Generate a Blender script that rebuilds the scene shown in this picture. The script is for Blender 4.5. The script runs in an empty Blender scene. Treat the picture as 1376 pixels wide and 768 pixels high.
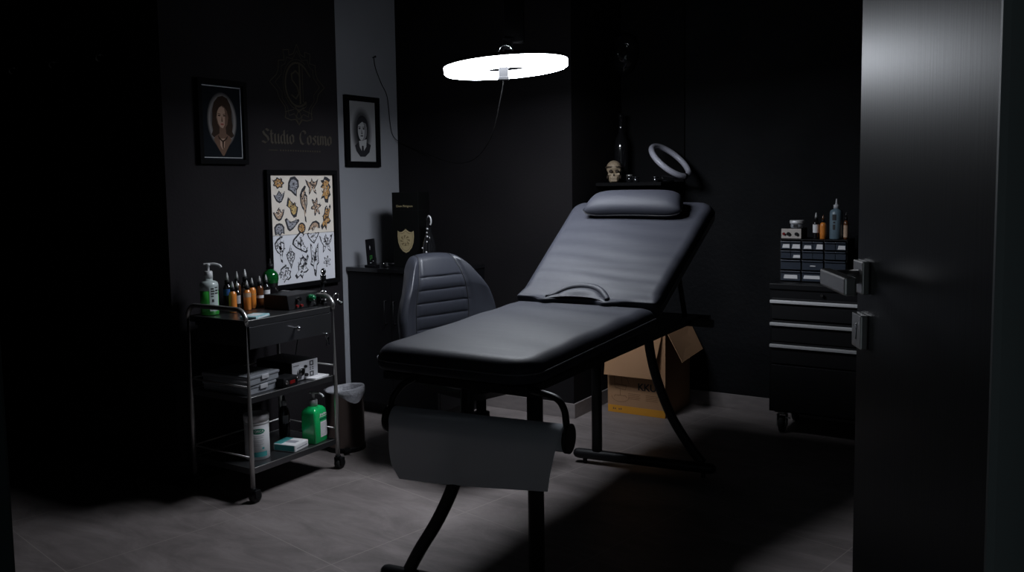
import bpy, bmesh, math, random
from mathutils import Vector, Matrix
random.seed(7)
sc = bpy.context.scene
COL = sc.collection
PI = math.pi

# ------------------------------------------------------------------ materials
def mat(name, col, rough=.5, metal=0.0, spec=.5, bump=None, var=None, emit=None, trans=0, alpha=1, coat=0, sheen=0):
    m = bpy.data.materials.new(name); m.use_nodes = True
    nt = m.node_tree; p = nt.nodes['Principled BSDF']
    if len(col) == 3: col = (*col, 1)
    p.inputs['Base Color'].default_value = col
    p.inputs['Roughness'].default_value = rough
    p.inputs['Metallic'].default_value = metal
    p.inputs['Specular IOR Level'].default_value = spec
    p.inputs['Coat Weight'].default_value = coat
    p.inputs['Sheen Weight'].default_value = sheen
    p.inputs['Transmission Weight'].default_value = trans
    p.inputs['Alpha'].default_value = alpha
    if emit:
        p.inputs['Emission Color'].default_value = (*emit[0], 1); p.inputs['Emission Strength'].default_value = emit[1]
    tc = nt.nodes.new('ShaderNodeTexCoord')
    def noise(scale, detail=4, stretch=None):
        n = nt.nodes.new('ShaderNodeTexNoise'); n.inputs['Scale'].default_value = scale; n.inputs['Detail'].default_value = detail
        if stretch:
            mp = nt.nodes.new('ShaderNodeMapping'); mp.inputs['Scale'].default_value = stretch
            nt.links.new(tc.outputs['Object'], mp.inputs['Vector']); nt.links.new(mp.outputs['Vector'], n.inputs['Vector'])
        else:
            nt.links.new(tc.outputs['Object'], n.inputs['Vector'])
        return n
    if bump:      # list of (scale, strength, distance[, stretch])
        prev = None
        for b in bump:
            n = noise(b[0], 5, b[3] if len(b) > 3 else None)
            bp = nt.nodes.new('ShaderNodeBump'); bp.inputs['Strength'].default_value = b[1]; bp.inputs['Distance'].default_value = b[2]
            nt.links.new(n.outputs['Fac'], bp.inputs['Height'])
            if prev: nt.links.new(prev.outputs['Normal'], bp.inputs['Normal'])
            prev = bp
        nt.links.new(prev.outputs['Normal'], p.inputs['Normal'])
    if var:       # (scale, other colour[, stretch])
        n = noise(var[0], 5, var[2] if len(var) > 2 else None)
        rp = nt.nodes.new('ShaderNodeValToRGB'); rp.color_ramp.elements[0].position = .35; rp.color_ramp.elements[1].position = .68
        rp.color_ramp.elements[0].color = col; rp.color_ramp.elements[1].color = (*var[1], 1)
        nt.links.new(n.outputs['Fac'], rp.inputs['Fac']); nt.links.new(rp.outputs['Color'], p.inputs['Base Color'])
    return m

M = {}
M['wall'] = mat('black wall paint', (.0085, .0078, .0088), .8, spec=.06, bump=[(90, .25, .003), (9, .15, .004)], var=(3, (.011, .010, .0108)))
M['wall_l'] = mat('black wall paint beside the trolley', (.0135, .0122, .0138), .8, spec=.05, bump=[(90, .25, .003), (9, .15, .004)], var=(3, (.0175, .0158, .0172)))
M['wall_rough'] = mat('rough black wall paint', (.0048, .0052, .0062), .7, spec=.08, bump=[(38, .6, .006), (120, .3, .003)], var=(5, (.0075, .0078, .0088)))
M['wall_grey'] = mat('grey wall paint', (.31, .318, .345), .85, spec=.1, bump=[(60, .12, .002)], var=(2, (.285, .292, .318)))
M['wall_side'] = mat('dark passage paint', (.012, .013, .013), .8, spec=.2)
M['ceiling'] = mat('black ceiling paint', (.010, .010, .011), .85, spec=.2, bump=[(60, .2, .002)])
M['base'] = mat('stone baseboard', (.21, .185, .18), .55, bump=[(40, .1, .001)], var=(14, (.17, .15, .15), (1, 1, 4)))
M['leather'] = mat('black faux leather', (.0272, .0285, .037), .56, spec=.19, bump=[(420, .14, .0006), (8, .12, .005, (1, 5, 3)), (3.2, .10, .012, (1, 3, 2))])
M['leather2'] = mat('chair faux leather', (.024, .026, .034), .42, spec=.4, bump=[(420, .15, .0006)])
M['seam'] = mat('dark stitching', (.012, .012, .014), .6)
M['pipe'] = mat('grey piping', (.10, .10, .11), .5)
M['steel_black'] = mat('black powder coated steel', (.007, .007, .008), .5, spec=.3, bump=[(300, .1, .0004)])
M['board'] = mat('black underside board', (.004, .004, .0045), .8, spec=.1)
M['plastic_black'] = mat('black plastic', (.005, .005, .006), .5, spec=.2)
M['gloss_black'] = mat('glossy black', (.008, .008, .009), .08, spec=.6, coat=.4)
M['rubber'] = mat('black rubber', (.012, .012, .012), .7)
M['chrome'] = mat('chrome', (.78, .78, .78), .14, metal=1, bump=[(60, .05, .0005)])
M['steel'] = mat('brushed stainless steel', (.46, .45, .44), .34, metal=.85, bump=[(25, .12, .0006, (1, 12, 1))])
M['steel_dark'] = mat('dark stainless sheet', (.13, .13, .138), .28, metal=.88, bump=[(20, .10, .0006, (10, 1, 1))])
M['alu'] = mat('brushed aluminium', (.62, .62, .63), .55, metal=.35, bump=[(40, .15, .0004, (1, 1, 8))])
M['door'] = mat('dark satin door laminate', (.0070, .0084, .0090), .34, spec=.053, bump=[(14, .10, .0012, (14, 14, .6))], var=(10, (.009, .010, .0115), (12, 12, .4)))
M['jamb'] = mat('dark green-grey door frame', (.012, .020, .020), .5)
M['card'] = mat('brown cardboard', (.36, .205, .115), .85, spec=.15, bump=[(70, .15, .001, (1, 1, 6))], var=(8, (.34, .195, .105)))
M['card_in'] = mat('cardboard inside', (.33, .19, .10), .9, spec=.1)
M['card_band'] = mat('orange print', (.55, .25, .03), .8, spec=.15)
M['ink'] = mat('black print', (.012, .011, .012), .7)
M['ink_brown'] = mat('brown print', (.15, .075, .035), .8)
M['paper'] = mat('warm white paper', (.66, .60, .53), .8, spec=.2, var=(6, (.62, .56, .50)))
M['paper_cool'] = mat('cool white paper', (.62, .62, .66), .8, spec=.2)
M['p_orange'] = mat('orange ink', (.46, .25, .085), .8)
M['p_tan'] = mat('tan ink', (.42, .29, .20), .8)
M['p_yellow'] = mat('yellow ink', (.48, .33, .12), .8)
M['p_grey'] = mat('blue grey ink', (.27, .27, .30), .8)
M['p_line'] = mat('black tattoo line ink', (.02, .02, .025), .8)
M['frame'] = mat('black picture frame', (.004, .004, .0045), .7, spec=.03)
M['frame_glint'] = mat('painted frame glint', (.34, .34, .36), .3)  # pale colour stands in for light glinting on the frame
M['sign'] = mat('dull bronze lettering', (.050, .043, .034), .7, spec=.1)
M['sign_dim'] = mat('dark bronze emblem', (.042, .036, .025), .7, spec=.1)
M['white_plastic'] = mat('white plastic', (.62, .62, .63), .4)
M['grey_plastic'] = mat('pale grey plastic', (.40, .40, .42), .45)
M['label'] = mat('white label', (.66, .65, .66), .6)
M['teal'] = mat('teal print', (.05, .30, .30), .6)
M['green_print'] = mat('deep green print', (.01, .22, .13), .5)
M['teal_pale'] = mat('pale teal wrap', (.30, .52, .55), .45)
M['soap_green'] = mat('green soap', (.05, .42, .06), .25, coat=.3)
M['soap_clear'] = mat('milky bottle plastic', (.42, .48, .47), .28, coat=.2)
M['gel_green'] = mat('green disinfectant', (.008, .42, .115), .22, coat=.4)
M['gel_dark'] = mat('darker green print', (.0, .10, .05), .4)
M['ink_orange'] = mat('orange ink bottle', (.62, .20, .03), .35, coat=.3)
M['ink_blue'] = mat('blue label', (.03, .10, .30), .45)
M['ink_dark'] = mat('dark ink bottle', (.010, .009, .010), .15, coat=.4)
M['ink_brown_glass'] = mat('brown ink bottle', (.10, .035, .012), .2, coat=.4)
M['tip'] = mat('translucent nozzle plastic', (.40, .40, .40), .4)
M['bottle_green'] = mat('green bottle glass', (.003, .075, .014), .10, coat=.6)
M['blue_clear'] = mat('pale blue bottle', (.12, .175, .215), .35, coat=.2)
M['power_grey'] = mat('grey front panel', (.36, .36, .38), .4)
M['beige'] = mat('beige panel', (.42, .38, .35), .5)
M['red'] = mat('red plastic', (.16, .006, .006), .3)
M['green_knob'] = mat('green knob', (.006, .11, .04), .12, coat=.6)
M['gold'] = mat('dull gold shield', (.42, .34, .19), .5, metal=.3)
M['gold_line'] = mat('dark gold line', (.16, .12, .06), .5)
M['box_green'] = mat('dark green black box', (.0028, .0030, .0030), .7, spec=.08)
M['steel_bin'] = mat('brown steel', (.20, .165, .15), .3, metal=1, bump=[(30, .08, .0006, (12, 12, 1))])
M['bag'] = mat('white bin liner', (.34, .34, .37), .4, bump=[(40, .8, .01)])
M['clear_box'] = mat('frosted clear plastic', (.22, .23, .25), .22, coat=.3)
M['drawer_clear'] = mat('smoky blue drawer plastic', (.032, .040, .056), .3, coat=.15)
M['bone'] = mat('ivory skull', (.36, .28, .19), .6, bump=[(60, .3, .002)])
M['bone_dark'] = mat('skull hollow', (.03, .018, .01), .8)
M['cable_black'] = mat('matte black cable', (.004, .004, .004), .8, spec=.1)
M['clip_grey'] = mat('dark grey clip plastic', (.012, .012, .013), .6, spec=.2)
M['curtain'] = mat('black curtain cloth', (.004, .004, .004), .9, spec=.1)
M['tube'] = mat('unlit lamp diffuser', (.40, .40, .46), .35)
M['skin'] = mat('portrait skin', (.36, .235, .175), .7, spec=.03)
M['skin_lo'] = mat('portrait skin shadow tone', (.13, .078, .056), .7, spec=.03)
M['hair'] = mat('portrait hair', (.035, .022, .016), .7, spec=.03)
M['lips'] = mat('portrait lips', (.28, .09, .075), .7, spec=.03)
M['pic_black'] = mat('portrait black ground', (.003, .004, .005), .8, spec=.03)
M['man_hi'] = mat('grey portrait light tone', (.42, .42, .43), .7, spec=.03)
M['man_mid'] = mat('grey portrait mid tone', (.20, .20, .21), .7, spec=.03)
M['man_lo'] = mat('grey portrait dark tone', (.03, .03, .034), .7, spec=.03)
M['scr_green'] = mat('lit green display', (.02, .1, .02), .4, emit=((.15, .9, .2), .035))
M['ring'] = mat('lit ring diffuser', (.8, .8, .8), .5, emit=((.87, .92, 1.0), 50))
M['ring_side'] = mat('lit ring edge', (.8, .8, .8), .5, emit=((.87, .92, 1.0), 21))

def floor_mat():
    m = bpy.data.materials.new('grey porcelain tiles'); m.use_nodes = True
    nt = m.node_tree; p = nt.nodes['Principled BSDF']; N = nt.nodes.new; L = nt.links.new
    tc = N('ShaderNodeTexCoord'); mp = N('ShaderNodeMapping')
    a = math.radians(11)                       # the tiles lie 11 degrees off the walls
    mp.inputs['Rotation'].default_value = (0, 0, a)
    mp.inputs['Location'].default_value = (-.087, -.375, 0)
    L(tc.outputs['Object'], mp.inputs['Vector'])
    br = N('ShaderNodeTexBrick'); br.offset = 0; br.inputs['Scale'].default_value = 1
    br.inputs['Brick Width'].default_value = .6; br.inputs['Row Height'].default_value = .6
    br.inputs['Mortar Size'].default_value = .0022; br.inputs['Mortar Smooth'].default_value = .3
    br.inputs['Color1'].default_value = (.45, .45, .45, 1); br.inputs['Color2'].default_value = (.55, .55, .55, 1)
    L(mp.outputs['Vector'], br.inputs['Vector'])
    n1 = N('ShaderNodeTexNoise'); n1.inputs['Scale'].default_value = 2.6; n1.inputs['Detail'].default_value = 9; n1.inputs['Roughness'].default_value = .72; n1.inputs['Distortion'].default_value = .6
    ms = N('ShaderNodeMapping'); ms.inputs['Scale'].default_value = (1, 2.8, 1); ms.inputs['Rotation'].default_value = (0, 0, .9)
    L(tc.outputs['Object'], ms.inputs['Vector']); L(ms.outputs['Vector'], n1.inputs['Vector'])
    rp = N('ShaderNodeValToRGB'); e = rp.color_ramp.elements
    e[0].position = .32; e[0].color = (.120, .103, .100, 1); e[1].position = .70; e[1].color = (.255, .222, .216, 1)
    L(n1.outputs['Fac'], rp.inputs['Fac'])
    mx = N('ShaderNodeMix'); mx.data_type = 'RGBA'; mx.blend_type = 'MIX'
    L(br.outputs['Fac'], mx.inputs['Factor']); L(rp.outputs['Color'], mx.inputs['A']); mx.inputs['B'].default_value = (.27, .235, .22, 1)
    L(mx.outputs['Result'], p.inputs['Base Color'])
    p.inputs['Roughness'].default_value = .5; p.inputs['Specular IOR Level'].default_value = .4
    n2 = N('ShaderNodeTexNoise'); n2.inputs['Scale'].default_value = 45; n2.inputs['Detail'].default_value = 4
    L(tc.outputs['Object'], n2.inputs['Vector'])
    bp = N('ShaderNodeBump'); bp.inputs['Strength'].default_value = .12; bp.inputs['Distance'].default_value = .002
    L(n2.outputs['Fac'], bp.inputs['Height']); L(bp.outputs['Normal'], p.inputs['Normal'])
    return m
M['floor'] = floor_mat()

def paper_trans():
    m = bpy.data.materials.new('thin white couch paper'); m.use_nodes = True
    nt = m.node_tree; N = nt.nodes.new; L = nt.links.new
    for n in list(nt.nodes): nt.nodes.remove(n)
    out = N('ShaderNodeOutputMaterial'); d = N('ShaderNodeBsdfDiffuse'); t = N('ShaderNodeBsdfTranslucent'); mx = N('ShaderNodeMixShader')
    d.inputs['Color'].default_value = (.78, .80, .84, 1); t.inputs['Color'].default_value = (.78, .78, .82, 1); mx.inputs['Fac'].default_value = .5
    L(d.outputs[0], mx.inputs[1]); L(t.outputs[0], mx.inputs[2]); L(mx.outputs[0], out.inputs['Surface'])
    return m
M['paper_roll'] = paper_trans()

def oval_mat(name, centre_col, edge_col, cx, cz, rx, rz, p0=.55, p1=1.0, ring=None):
    """a printed oval glow: radial ramp in object space (y across, z up)"""
    m = bpy.data.materials.new(name); m.use_nodes = True
    nt = m.node_tree; p = nt.nodes['Principled BSDF']; N = nt.nodes.new; L = nt.links.new
    tc = N('ShaderNodeTexCoord'); mp = N('ShaderNodeMapping'); mp.vector_type = 'POINT'
    mp.inputs['Scale'].default_value = (0, 1 / rx, 1 / rz); mp.inputs['Location'].default_value = (0, -cx / rx, -cz / rz)
    L(tc.outputs['Object'], mp.inputs['Vector'])
    ln = N('ShaderNodeVectorMath'); ln.operation = 'LENGTH'; L(mp.outputs['Vector'], ln.inputs[0])
    rp = N('ShaderNodeValToRGB'); e = rp.color_ramp.elements
    e[0].position = p0; e[0].color = (*centre_col, 1); e[1].position = p1; e[1].color = (*edge_col, 1)
    if ring:
        r = e.new(ring[0]); r.color = (*ring[1], 1)
    L(ln.outputs['Value'], rp.inputs['Fac']); L(rp.outputs['Color'], p.inputs['Base Color'])
    p.inputs['Roughness'].default_value = .8; p.inputs['Specular IOR Level'].default_value = .03
    return m

# ------------------------------------------------------------------ mesh builder
class B:
    def __init__(s): s.bm = bmesh.new(); s.M = Matrix.Identity(4)
    def v(s, p): return s.bm.verts.new(s.M @ Vector(p))
    def f(s, vs, mi=0, smooth=False):
        try:
            f = s.bm.faces.new(vs); f.material_index = mi; f.smooth = smooth; return f
        except ValueError: return None
    def box(s, x0, x1, y0, y1, z0, z1, bev=0, mi=0, T=None, seg=2):
        T = T or Matrix.Identity(4)
        t = bmesh.new(); bmesh.ops.create_cube(t, size=1)
        for v in t.verts: v.co = Vector(((x0 + x1) / 2 + v.co.x * (x1 - x0), (y0 + y1) / 2 + v.co.y * (y1 - y0), (z0 + z1) / 2 + v.co.z * (z1 - z0)))
        if bev: bmesh.ops.bevel(t, geom=t.edges[:], offset=bev, segments=seg, affect='EDGES', profile=.6)
        s.join(t, mi, T); return s
    def join(s, t, mi=0, T=None, smooth=None):
        T = s.M @ (T or Matrix.Identity(4)); mp = {}
        for v in t.verts: mp[v] = s.bm.verts.new(T @ v.co)
        for f in t.faces:
            g = s.f([mp[v] for v in f.verts], mi)
            if g: g.smooth = f.smooth if smooth is None else smooth
        t.free()
    def loft(s, rings, mi=0, close=True, cap0=True, cap1=True, smooth=True):
        R = [[s.v(p) for p in r] for r in rings]; n = len(R[0])
        for a, b in zip(R, R[1:]):
            for i in range(n if close else n - 1):
                j = (i + 1) % n; s.f([a[i], a[j], b[j], b[i]], mi, smooth)
        if cap0: s.f(list(reversed(R[0])), mi)
        if cap1: s.f(R[-1], mi)
        return s
    def tube(s, pts, r, seg=10, mi=0, closed=False, smooth=True):
        pts = [Vector(p) for p in pts]; n = len(pts); rings = []
        rr = r if isinstance(r, (list, tuple)) else [r] * n
        t0 = (pts[1] - pts[0]).normalized(); up = Vector((0, 0, 1)) if abs(t0.z) < .9 else Vector((1, 0, 0))
        nrm = (up - t0 * up.dot(t0)).normalized()
        for i in range(n):
            if closed: t = (pts[(i + 1) % n] - pts[i - 1]).normalized()
            elif i == 0: t = t0
            elif i == n - 1: t = (pts[i] - pts[i - 1]).normalized()
            else: t = ((pts[i + 1] - pts[i]).normalized() + (pts[i] - pts[i - 1]).normalized()).normalized()
            nrm = (nrm - t * nrm.dot(t)).normalized(); bn = t.cross(nrm)
            rings.append([pts[i] + (nrm * math.cos(2 * PI * k / seg) + bn * math.sin(2 * PI * k / seg)) * rr[i] for k in range(seg)])
        if closed: rings.append(rings[0]); s.loft(rings, mi, True, False, False, smooth)
        else: s.loft(rings, mi, True, True, True, smooth)
        return s
    def rod(s, a, b, r, seg=12, mi=0, r1=None):
        return s.tube([a, b], [r, r if r1 is None else r1], seg, mi)
    def lathe(s, prof, c=(0, 0, 0), seg=24, mi=0, smooth=True, cap=True, T=None):
        T = T or Matrix.Identity(4); c = Vector(c)
        rings = [[T @ (c + Vector((r * math.cos(2 * PI * k / seg), r * math.sin(2 * PI * k / seg), z))) for k in range(seg)] for r, z in prof]
        return s.loft(rings, mi, True, cap, cap, smooth)
    def ball(s, c, r, mi=0, sub=2, sc_=(1, 1, 1)):
        t = bmesh.new(); bmesh.ops.create_icosphere(t, subdivisions=sub, radius=r)
        for v in t.verts: v.co = Vector((v.co.x * sc_[0], v.co.y * sc_[1], v.co.z * sc_[2])) + Vector(c)
        s.join(t, mi, None, True); return s
    def poly(s, pts, mi=0): s.f([s.v(p) for p in pts], mi); return s
    def plate(s, pts2, O, U, V, th, mi=0):
        """flat polygon (2D pts) at O + u*U + v*V with thickness th along U x V"""
        O, U, V = Vector(O), Vector(U), Vector(V); n = U.cross(V).normalized() * th
        a = [s.v(O + U * p[0] + V * p[1]) for p in pts2]; b = [s.v(O + U * p[0] + V * p[1] + n) for p in pts2]
        s.f(list(reversed(a)), mi); s.f(b, mi)
        for i in range(len(a)): j = (i + 1) % len(a); s.f([a[i], a[j], b[j], b[i]], mi)
        return s

def text_bm(b, txt, size, O, U, V, depth=.0004, mi=0, align='CENTER', off=0.0, sx=1.0):
    """real lettering from the built-in font laid on the plane O,U,V"""
    c = bpy.data.curves.new('t', 'FONT'); c.body = txt; c.size = size; c.align_x = align; c.align_y = 'CENTER'; c.extrude = depth / 2; c.offset = off; c.resolution_u = 3
    o = bpy.data.objects.new('t', c); COL.objects.link(o)
    me = bpy.data.meshes.new_from_object(o.evaluated_get(bpy.context.evaluated_depsgraph_get()))
    bpy.data.objects.remove(o); bpy.data.curves.remove(c)
    t = bmesh.new(); t.from_mesh(me); bpy.data.meshes.remove(me)
    U = Vector(U).normalized(); V = Vector(V).normalized(); n = U.cross(V)
    T = Matrix(((U.x * sx, V.x, n.x, O[0] + n.x * depth / 2), (U.y * sx, V.y, n.y, O[1] + n.y * depth / 2), (U.z * sx, V.z, n.z, O[2] + n.z * depth / 2), (0, 0, 0, 1)))
    b.join(t, mi, T, False)

def obj(name, b, mats, parent=None, loc=None, rz=0, bevel=0, subsurf=0, recalc=True, label=None):
    me = bpy.data.meshes.new(name)
    if recalc: bmesh.ops.recalc_face_normals(b.bm, faces=b.bm.faces[:])
    b.bm.to_mesh(me); b.bm.free()
    for m in (mats if isinstance(mats, (list, tuple)) else [mats]): me.materials.append(M[m] if isinstance(m, str) else m)
    o = bpy.data.objects.new(name, me); COL.objects.link(o)
    if parent: o.parent = parent
    if loc: o.location = loc
    if rz: o.rotation_euler = (0, 0, rz)
    if bevel:
        md = o.modifiers.new('bevel', 'BEVEL'); md.width = bevel; md.segments = 2; md.limit_method = 'ANGLE'; md.angle_limit = .7
    if subsurf:
        md = o.modifiers.new('sub', 'SUBSURF'); md.levels = subsurf; md.render_levels = subsurf
    if label: o['label'] = label
    return o
def tag(o, label, cat, group=None):
    o['label'] = label; o['category'] = cat
    if group: o['group'] = group
    return o
def thing(name, label, cat, loc=(0, 0, 0), rz=0, group=None):
    o = bpy.data.objects.new(name, None); COL.objects.link(o); o.empty_display_size = .05
    o.location = loc; o.rotation_euler = (0, 0, rz); return tag(o, label, cat, group)
def struct(name, b, m, parent=None):
    o = obj(name, b, m, parent)
    if not parent: o['kind'] = 'structure'
    return o
def dup(root, loc, rz, label, group=None):
    r = root.copy(); COL.objects.link(r); r.location = loc; r.rotation_euler = (0, 0, rz); r['label'] = label
    if group: r['group'] = group
    for ch in list(root.children):
        c = ch.copy(); COL.objects.link(c); c.parent = r
        for g in ch.children:
            d = g.copy(); COL.objects.link(d); d.parent = c
    return r
def arc(c, r, a0, a1, n, U, V):
    c, U, V = Vector(c), Vector(U), Vector(V)
    return [c + U * r * math.cos(a0 + (a1 - a0) * i / n) + V * r * math.sin(a0 + (a1 - a0) * i / n) for i in range(n + 1)]
def bez(p, n=12):
    """smooth curve through points (Catmull-Rom)"""
    p = [Vector(q) for q in p]; out = []
    for i in range(len(p) - 1):
        a = p[max(i - 1, 0)]; b = p[i]; c = p[i + 1]; d = p[min(i + 2, len(p) - 1)]
        for k in range(n):
            t = k / n
            out.append(.5 * ((2 * b) + (c - a) * t + (2 * a - 5 * b + 4 * c - d) * t * t + (3 * b - a - 3 * c + d) * t ** 3))
    out.append(p[-1]); return out

# ------------------------------------------------------------------ the room
ZC = 2.45
XL, XG, YB, YR = -3.03, -3.257, 3.93, 4.527
b = B(); b.box(-5.0, 1.6, -.6, 4.7, -.08, 0); struct('floor', b, 'floor')
b = B(); b.box(-5.0, 1.6, -.6, 4.75, ZC, ZC + .08); struct('ceiling', b, 'ceiling')
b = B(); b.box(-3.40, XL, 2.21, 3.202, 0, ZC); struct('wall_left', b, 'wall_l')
b = B(); b.box(-3.45, XG, 3.202, 4.2, 0, ZC); struct('wall_left_recess', b, 'wall_grey')
b = B(); b.box(XG, -2.12, YB, 4.60, 0, ZC); struct('wall_back', b, 'wall')
b = B(); b.box(-2.12, 1.55, YR, 4.66, 0, ZC); struct('wall_back_right', b, 'wall_rough')
b = B(); b.box(1.45, 1.55, -.3, YR, 0, ZC); struct('wall_right', b, 'wall')
b = B(); b.box(-4.9, -3.40, 2.21, 2.35, 0, ZC); struct('wall_left_passage', b, 'wall_side')
b = B(); b.box(-4.98, -4.9, -.3, 2.35, 0, ZC); struct('wall_left_end', b, 'wall_side')
b = B(); b.box(-4.9, -.775, .27, .37, 0, ZC); struct('wall_front', b, 'wall_side')
b = B(); b.box(.075, 1.45, .27, .37, 0, ZC); struct('wall_front_right', b, 'wall_side')
b = B(); b.box(-.775, .075, .27, .37, 2.12, ZC); struct('wall_front_lintel', b, 'wall_side')
b = B(); b.box(-.790, -.757, .255, .385, 0, 2.12, .003); b.box(-.84, -.785, .255, .27, 0, 2.15, .002); struct('trim_1', b, 'jamb')
b = B(); b.box(-.0175, .08, .30, .385, 0, 2.12, .003); b.box(-.001, .14, .255, .30, 0, 2.15, .002); struct('trim_2', b, 'jamb')
# baseboards
b = B(); b.box(XG, -2.12, YB - .010, YB, 0, .077, .002); struct('baseboard_back', b, 'base')
b = B(); b.box(-2.12, -2.110, YB - .010, YR, 0, .077, .002); struct('baseboard_alcove', b, 'base')
b = B(); b.box(-2.110, 1.45, YR - .010, YR, 0, .077, .002); struct('baseboard_back_right', b, 'base')
b = B(); b.box(XL, XL + .010, 2.21, 3.202, 0, .077, .002); struct('baseboard_left', b, 'wall_l')

# door leaf with its lever and key plate
DL = Vector((-.249, 1.328, 0)); DD = Vector((.442, -.893, 0)).normalized(); DN = Vector((-.893, -.442, 0)).normalized()
b = B(); b.M = Matrix(((DD.x, DN.x, 0, DL.x), (DD.y, DN.y, 0, DL.y), (0, 0, 1, 0), (0, 0, 0, 1)))
b.box(0, .80, -.042, 0, .008, 2.06, .003); door = struct('door_1', b, 'door')
def doorM(): return Matrix(((DD.x, DN.x, 0, DL.x), (DD.y, DN.y, 0, DL.y), (0, 0, 1, 0), (0, 0, 0, 1)))
b = B(); b.M = doorM(); b.box(.014, .060, 0, .010, 1.060, 1.106, .002); obj('handle_plate', b, 'steel', door)
b = B(); b.M = doorM(); b.rod((.037, .008, 1.083), (.037, .050, 1.083), .010, 14)
b.box(.022, .150, .042, .058, 1.070, 1.094, .003); obj('door_handle', b, 'steel', door)
b = B(); b.M = doorM(); b.box(.012, .056, 0, .010, .982, 1.030, .002); kp = obj('lock_plate', b, 'steel', door)
b = B(); b.M = doorM(); b.rod((.034, .0095, 1.012), (.034, .0108, 1.012), .0045, 10); b.box(.0322, .0358, .0095, .0108, .994, 1.012); obj('keyhole', b, 'gloss_black', kp)

# ------------------------------------------------------------------ wall pictures, sign
UY, VZ = Vector((0, 1, 0)), Vector((0, 0, 1))
def picture_frame(name, label, y0, y1, z0, z1, wx, bw, ratio_in=None):
    """frame hanging on a wall that faces +X; origin at its bottom centre on the wall"""
    t = thing(name, label, 'picture', (wx, (y0 + y1) / 2, z0)); w = (y1 - y0) / 2; h = z1 - z0
    b = B()
    b.box(0.001, .022, -w, w, 0, bw, .002); b.box(0.001, .022, -w, w, h - bw, h, .002)
    b.box(0.001, .022, -w, -w + bw, bw, h - bw, .002); b.box(0.001, .022, w - bw, w, bw, h - bw, .002)
    obj('frame', b, 'frame', t)
    return t, w, h
def blob(cx, cy, rx, ry, n=28, f=None):
    return [(cx + rx * math.cos(2 * PI * i / n) * (f(2 * PI * i / n) if f else 1), cy + ry * math.sin(2 * PI * i / n) * (f(2 * PI * i / n) if f else 1)) for i in range(n)]
def lay(b, pts, d, mi): b.poly([(d, p[0], p[1]) for p in pts], mi)

# portrait of a woman
t, w, h = picture_frame('framed_portrait', 'framed colour portrait of a dark haired woman on black, left of the gold sign', 2.366, 2.620, 1.322, 1.676, XL, .020)
b = B(); b.box(.004, .0092, -w + .018, w - .018, .018, h - .018)
glow = oval_mat('oval grey glow', (.02, .02, .022), (.008, .010, .013), .0, .185, .078, .118, .62, 1.0, (.84, (.20, .185, .18)))
pr = obj('print', b, glow, t)
b = B()
lay(b, [(-.018, .282), (.006, .288), (.030, .278), (.045, .252), (.052, .222), (.049, .190), (.055, .165), (.050, .140), (.060, .122), (.046, .112), (.030, .118), (-.030, .116), (-.046, .112), (-.058, .124), (-.049, .142), (-.054, .168), (-.048, .195), (-.050, .226), (-.040, .258)], .0094, 0)   # long hair
lay(b, [(-.020, .128), (.020, .128), (.040, .116), (.046, .104), (.028, .074), (.004, .036), (-.004, .036), (-.030, .074), (-.047, .104), (-.040, .116)], .0095, 1)   # shoulders to a point
lay(b, [(-.016, .108), (.012, .108), (.006, .070), (-.004, .062), (-.014, .078)], .0096, 2)
lay(b, [(-.015, .158), (.016, .158), (.019, .118), (-.018, .118)], .0097, 1)                                     # neck
lay(b, [(-.030, .215), (-.024, .238), (-.004, .248), (.018, .242), (.031, .220), (.032, .196), (.026, .168), (.012, .150), (.001, .146), (-.012, .151), (-.025, .170), (-.031, .195)], .0098, 1)
lay(b, [(-.026, .214), (-.020, .234), (-.003, .243), (.012, .236), (.016, .214), (.014, .190), (.012, .166), (.002, .151), (-.010, .155), (-.021, .172), (-.027, .195)], .0099, 2)      # lit side of the face
lay(b, [(-.032, .222), (-.026, .244), (-.004, .256), (.000, .247), (-.014, .238), (-.024, .222), (-.030, .198)], .0100, 0); lay(b, [(.000, .256), (.022, .250), (.034, .224), (.033, .196), (.026, .224), (.014, .240), (.000, .247)], .0100, 0)
for sx_ in (-1, 1):
    lay(b, blob(sx_ * .0130 - .002, .2045, .0075, .0030, 12), .0101, 0)
    lay(b, [(sx_ * .0055 - .002, .2115), (sx_ * .021 - .002, .2140), (sx_ * .022 - .002, .2120), (sx_ * .0055 - .002, .2090)], .0101, 0)
lay(b, [(-.002, .204), (.003, .184), (-.006, .182)], .0101, 1); lay(b, blob(-.001, .1805, .0055, .0018, 10), .0102, 0)
lay(b, blob(-.001, .168, .0095, .0040, 14), .0102, 3); lay(b, [(-.009, .1685), (.007, .1685), (-.001, .1675)], .0103, 0)
lay(b, [(-.026, .122), (-.010, .106), (-.001, .100), (.010, .106), (.026, .122), (.022, .108), (.004, .094), (.002, .066), (-.003, .066), (-.005, .094), (-.022, .108)], .0102, 0)   # necklace
obj('portrait', b, ['hair', 'skin_lo', 'skin', 'lips'], pr)
b = B(); b.box(.0100, .0106, -w + .026, w - .026, h - .030, h - .027); b.box(.0100, .0106, -w + .026, w - .026, .0265, .0295); b.box(.0100, .0106, w - .0285, w - .0255, .03, h - .033)
obj('edge_glint', b, 'frame_glint', t, label='pale strips painted for the glint on the inner edge')  # glints on three inner edges, painted as pale strips

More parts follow.
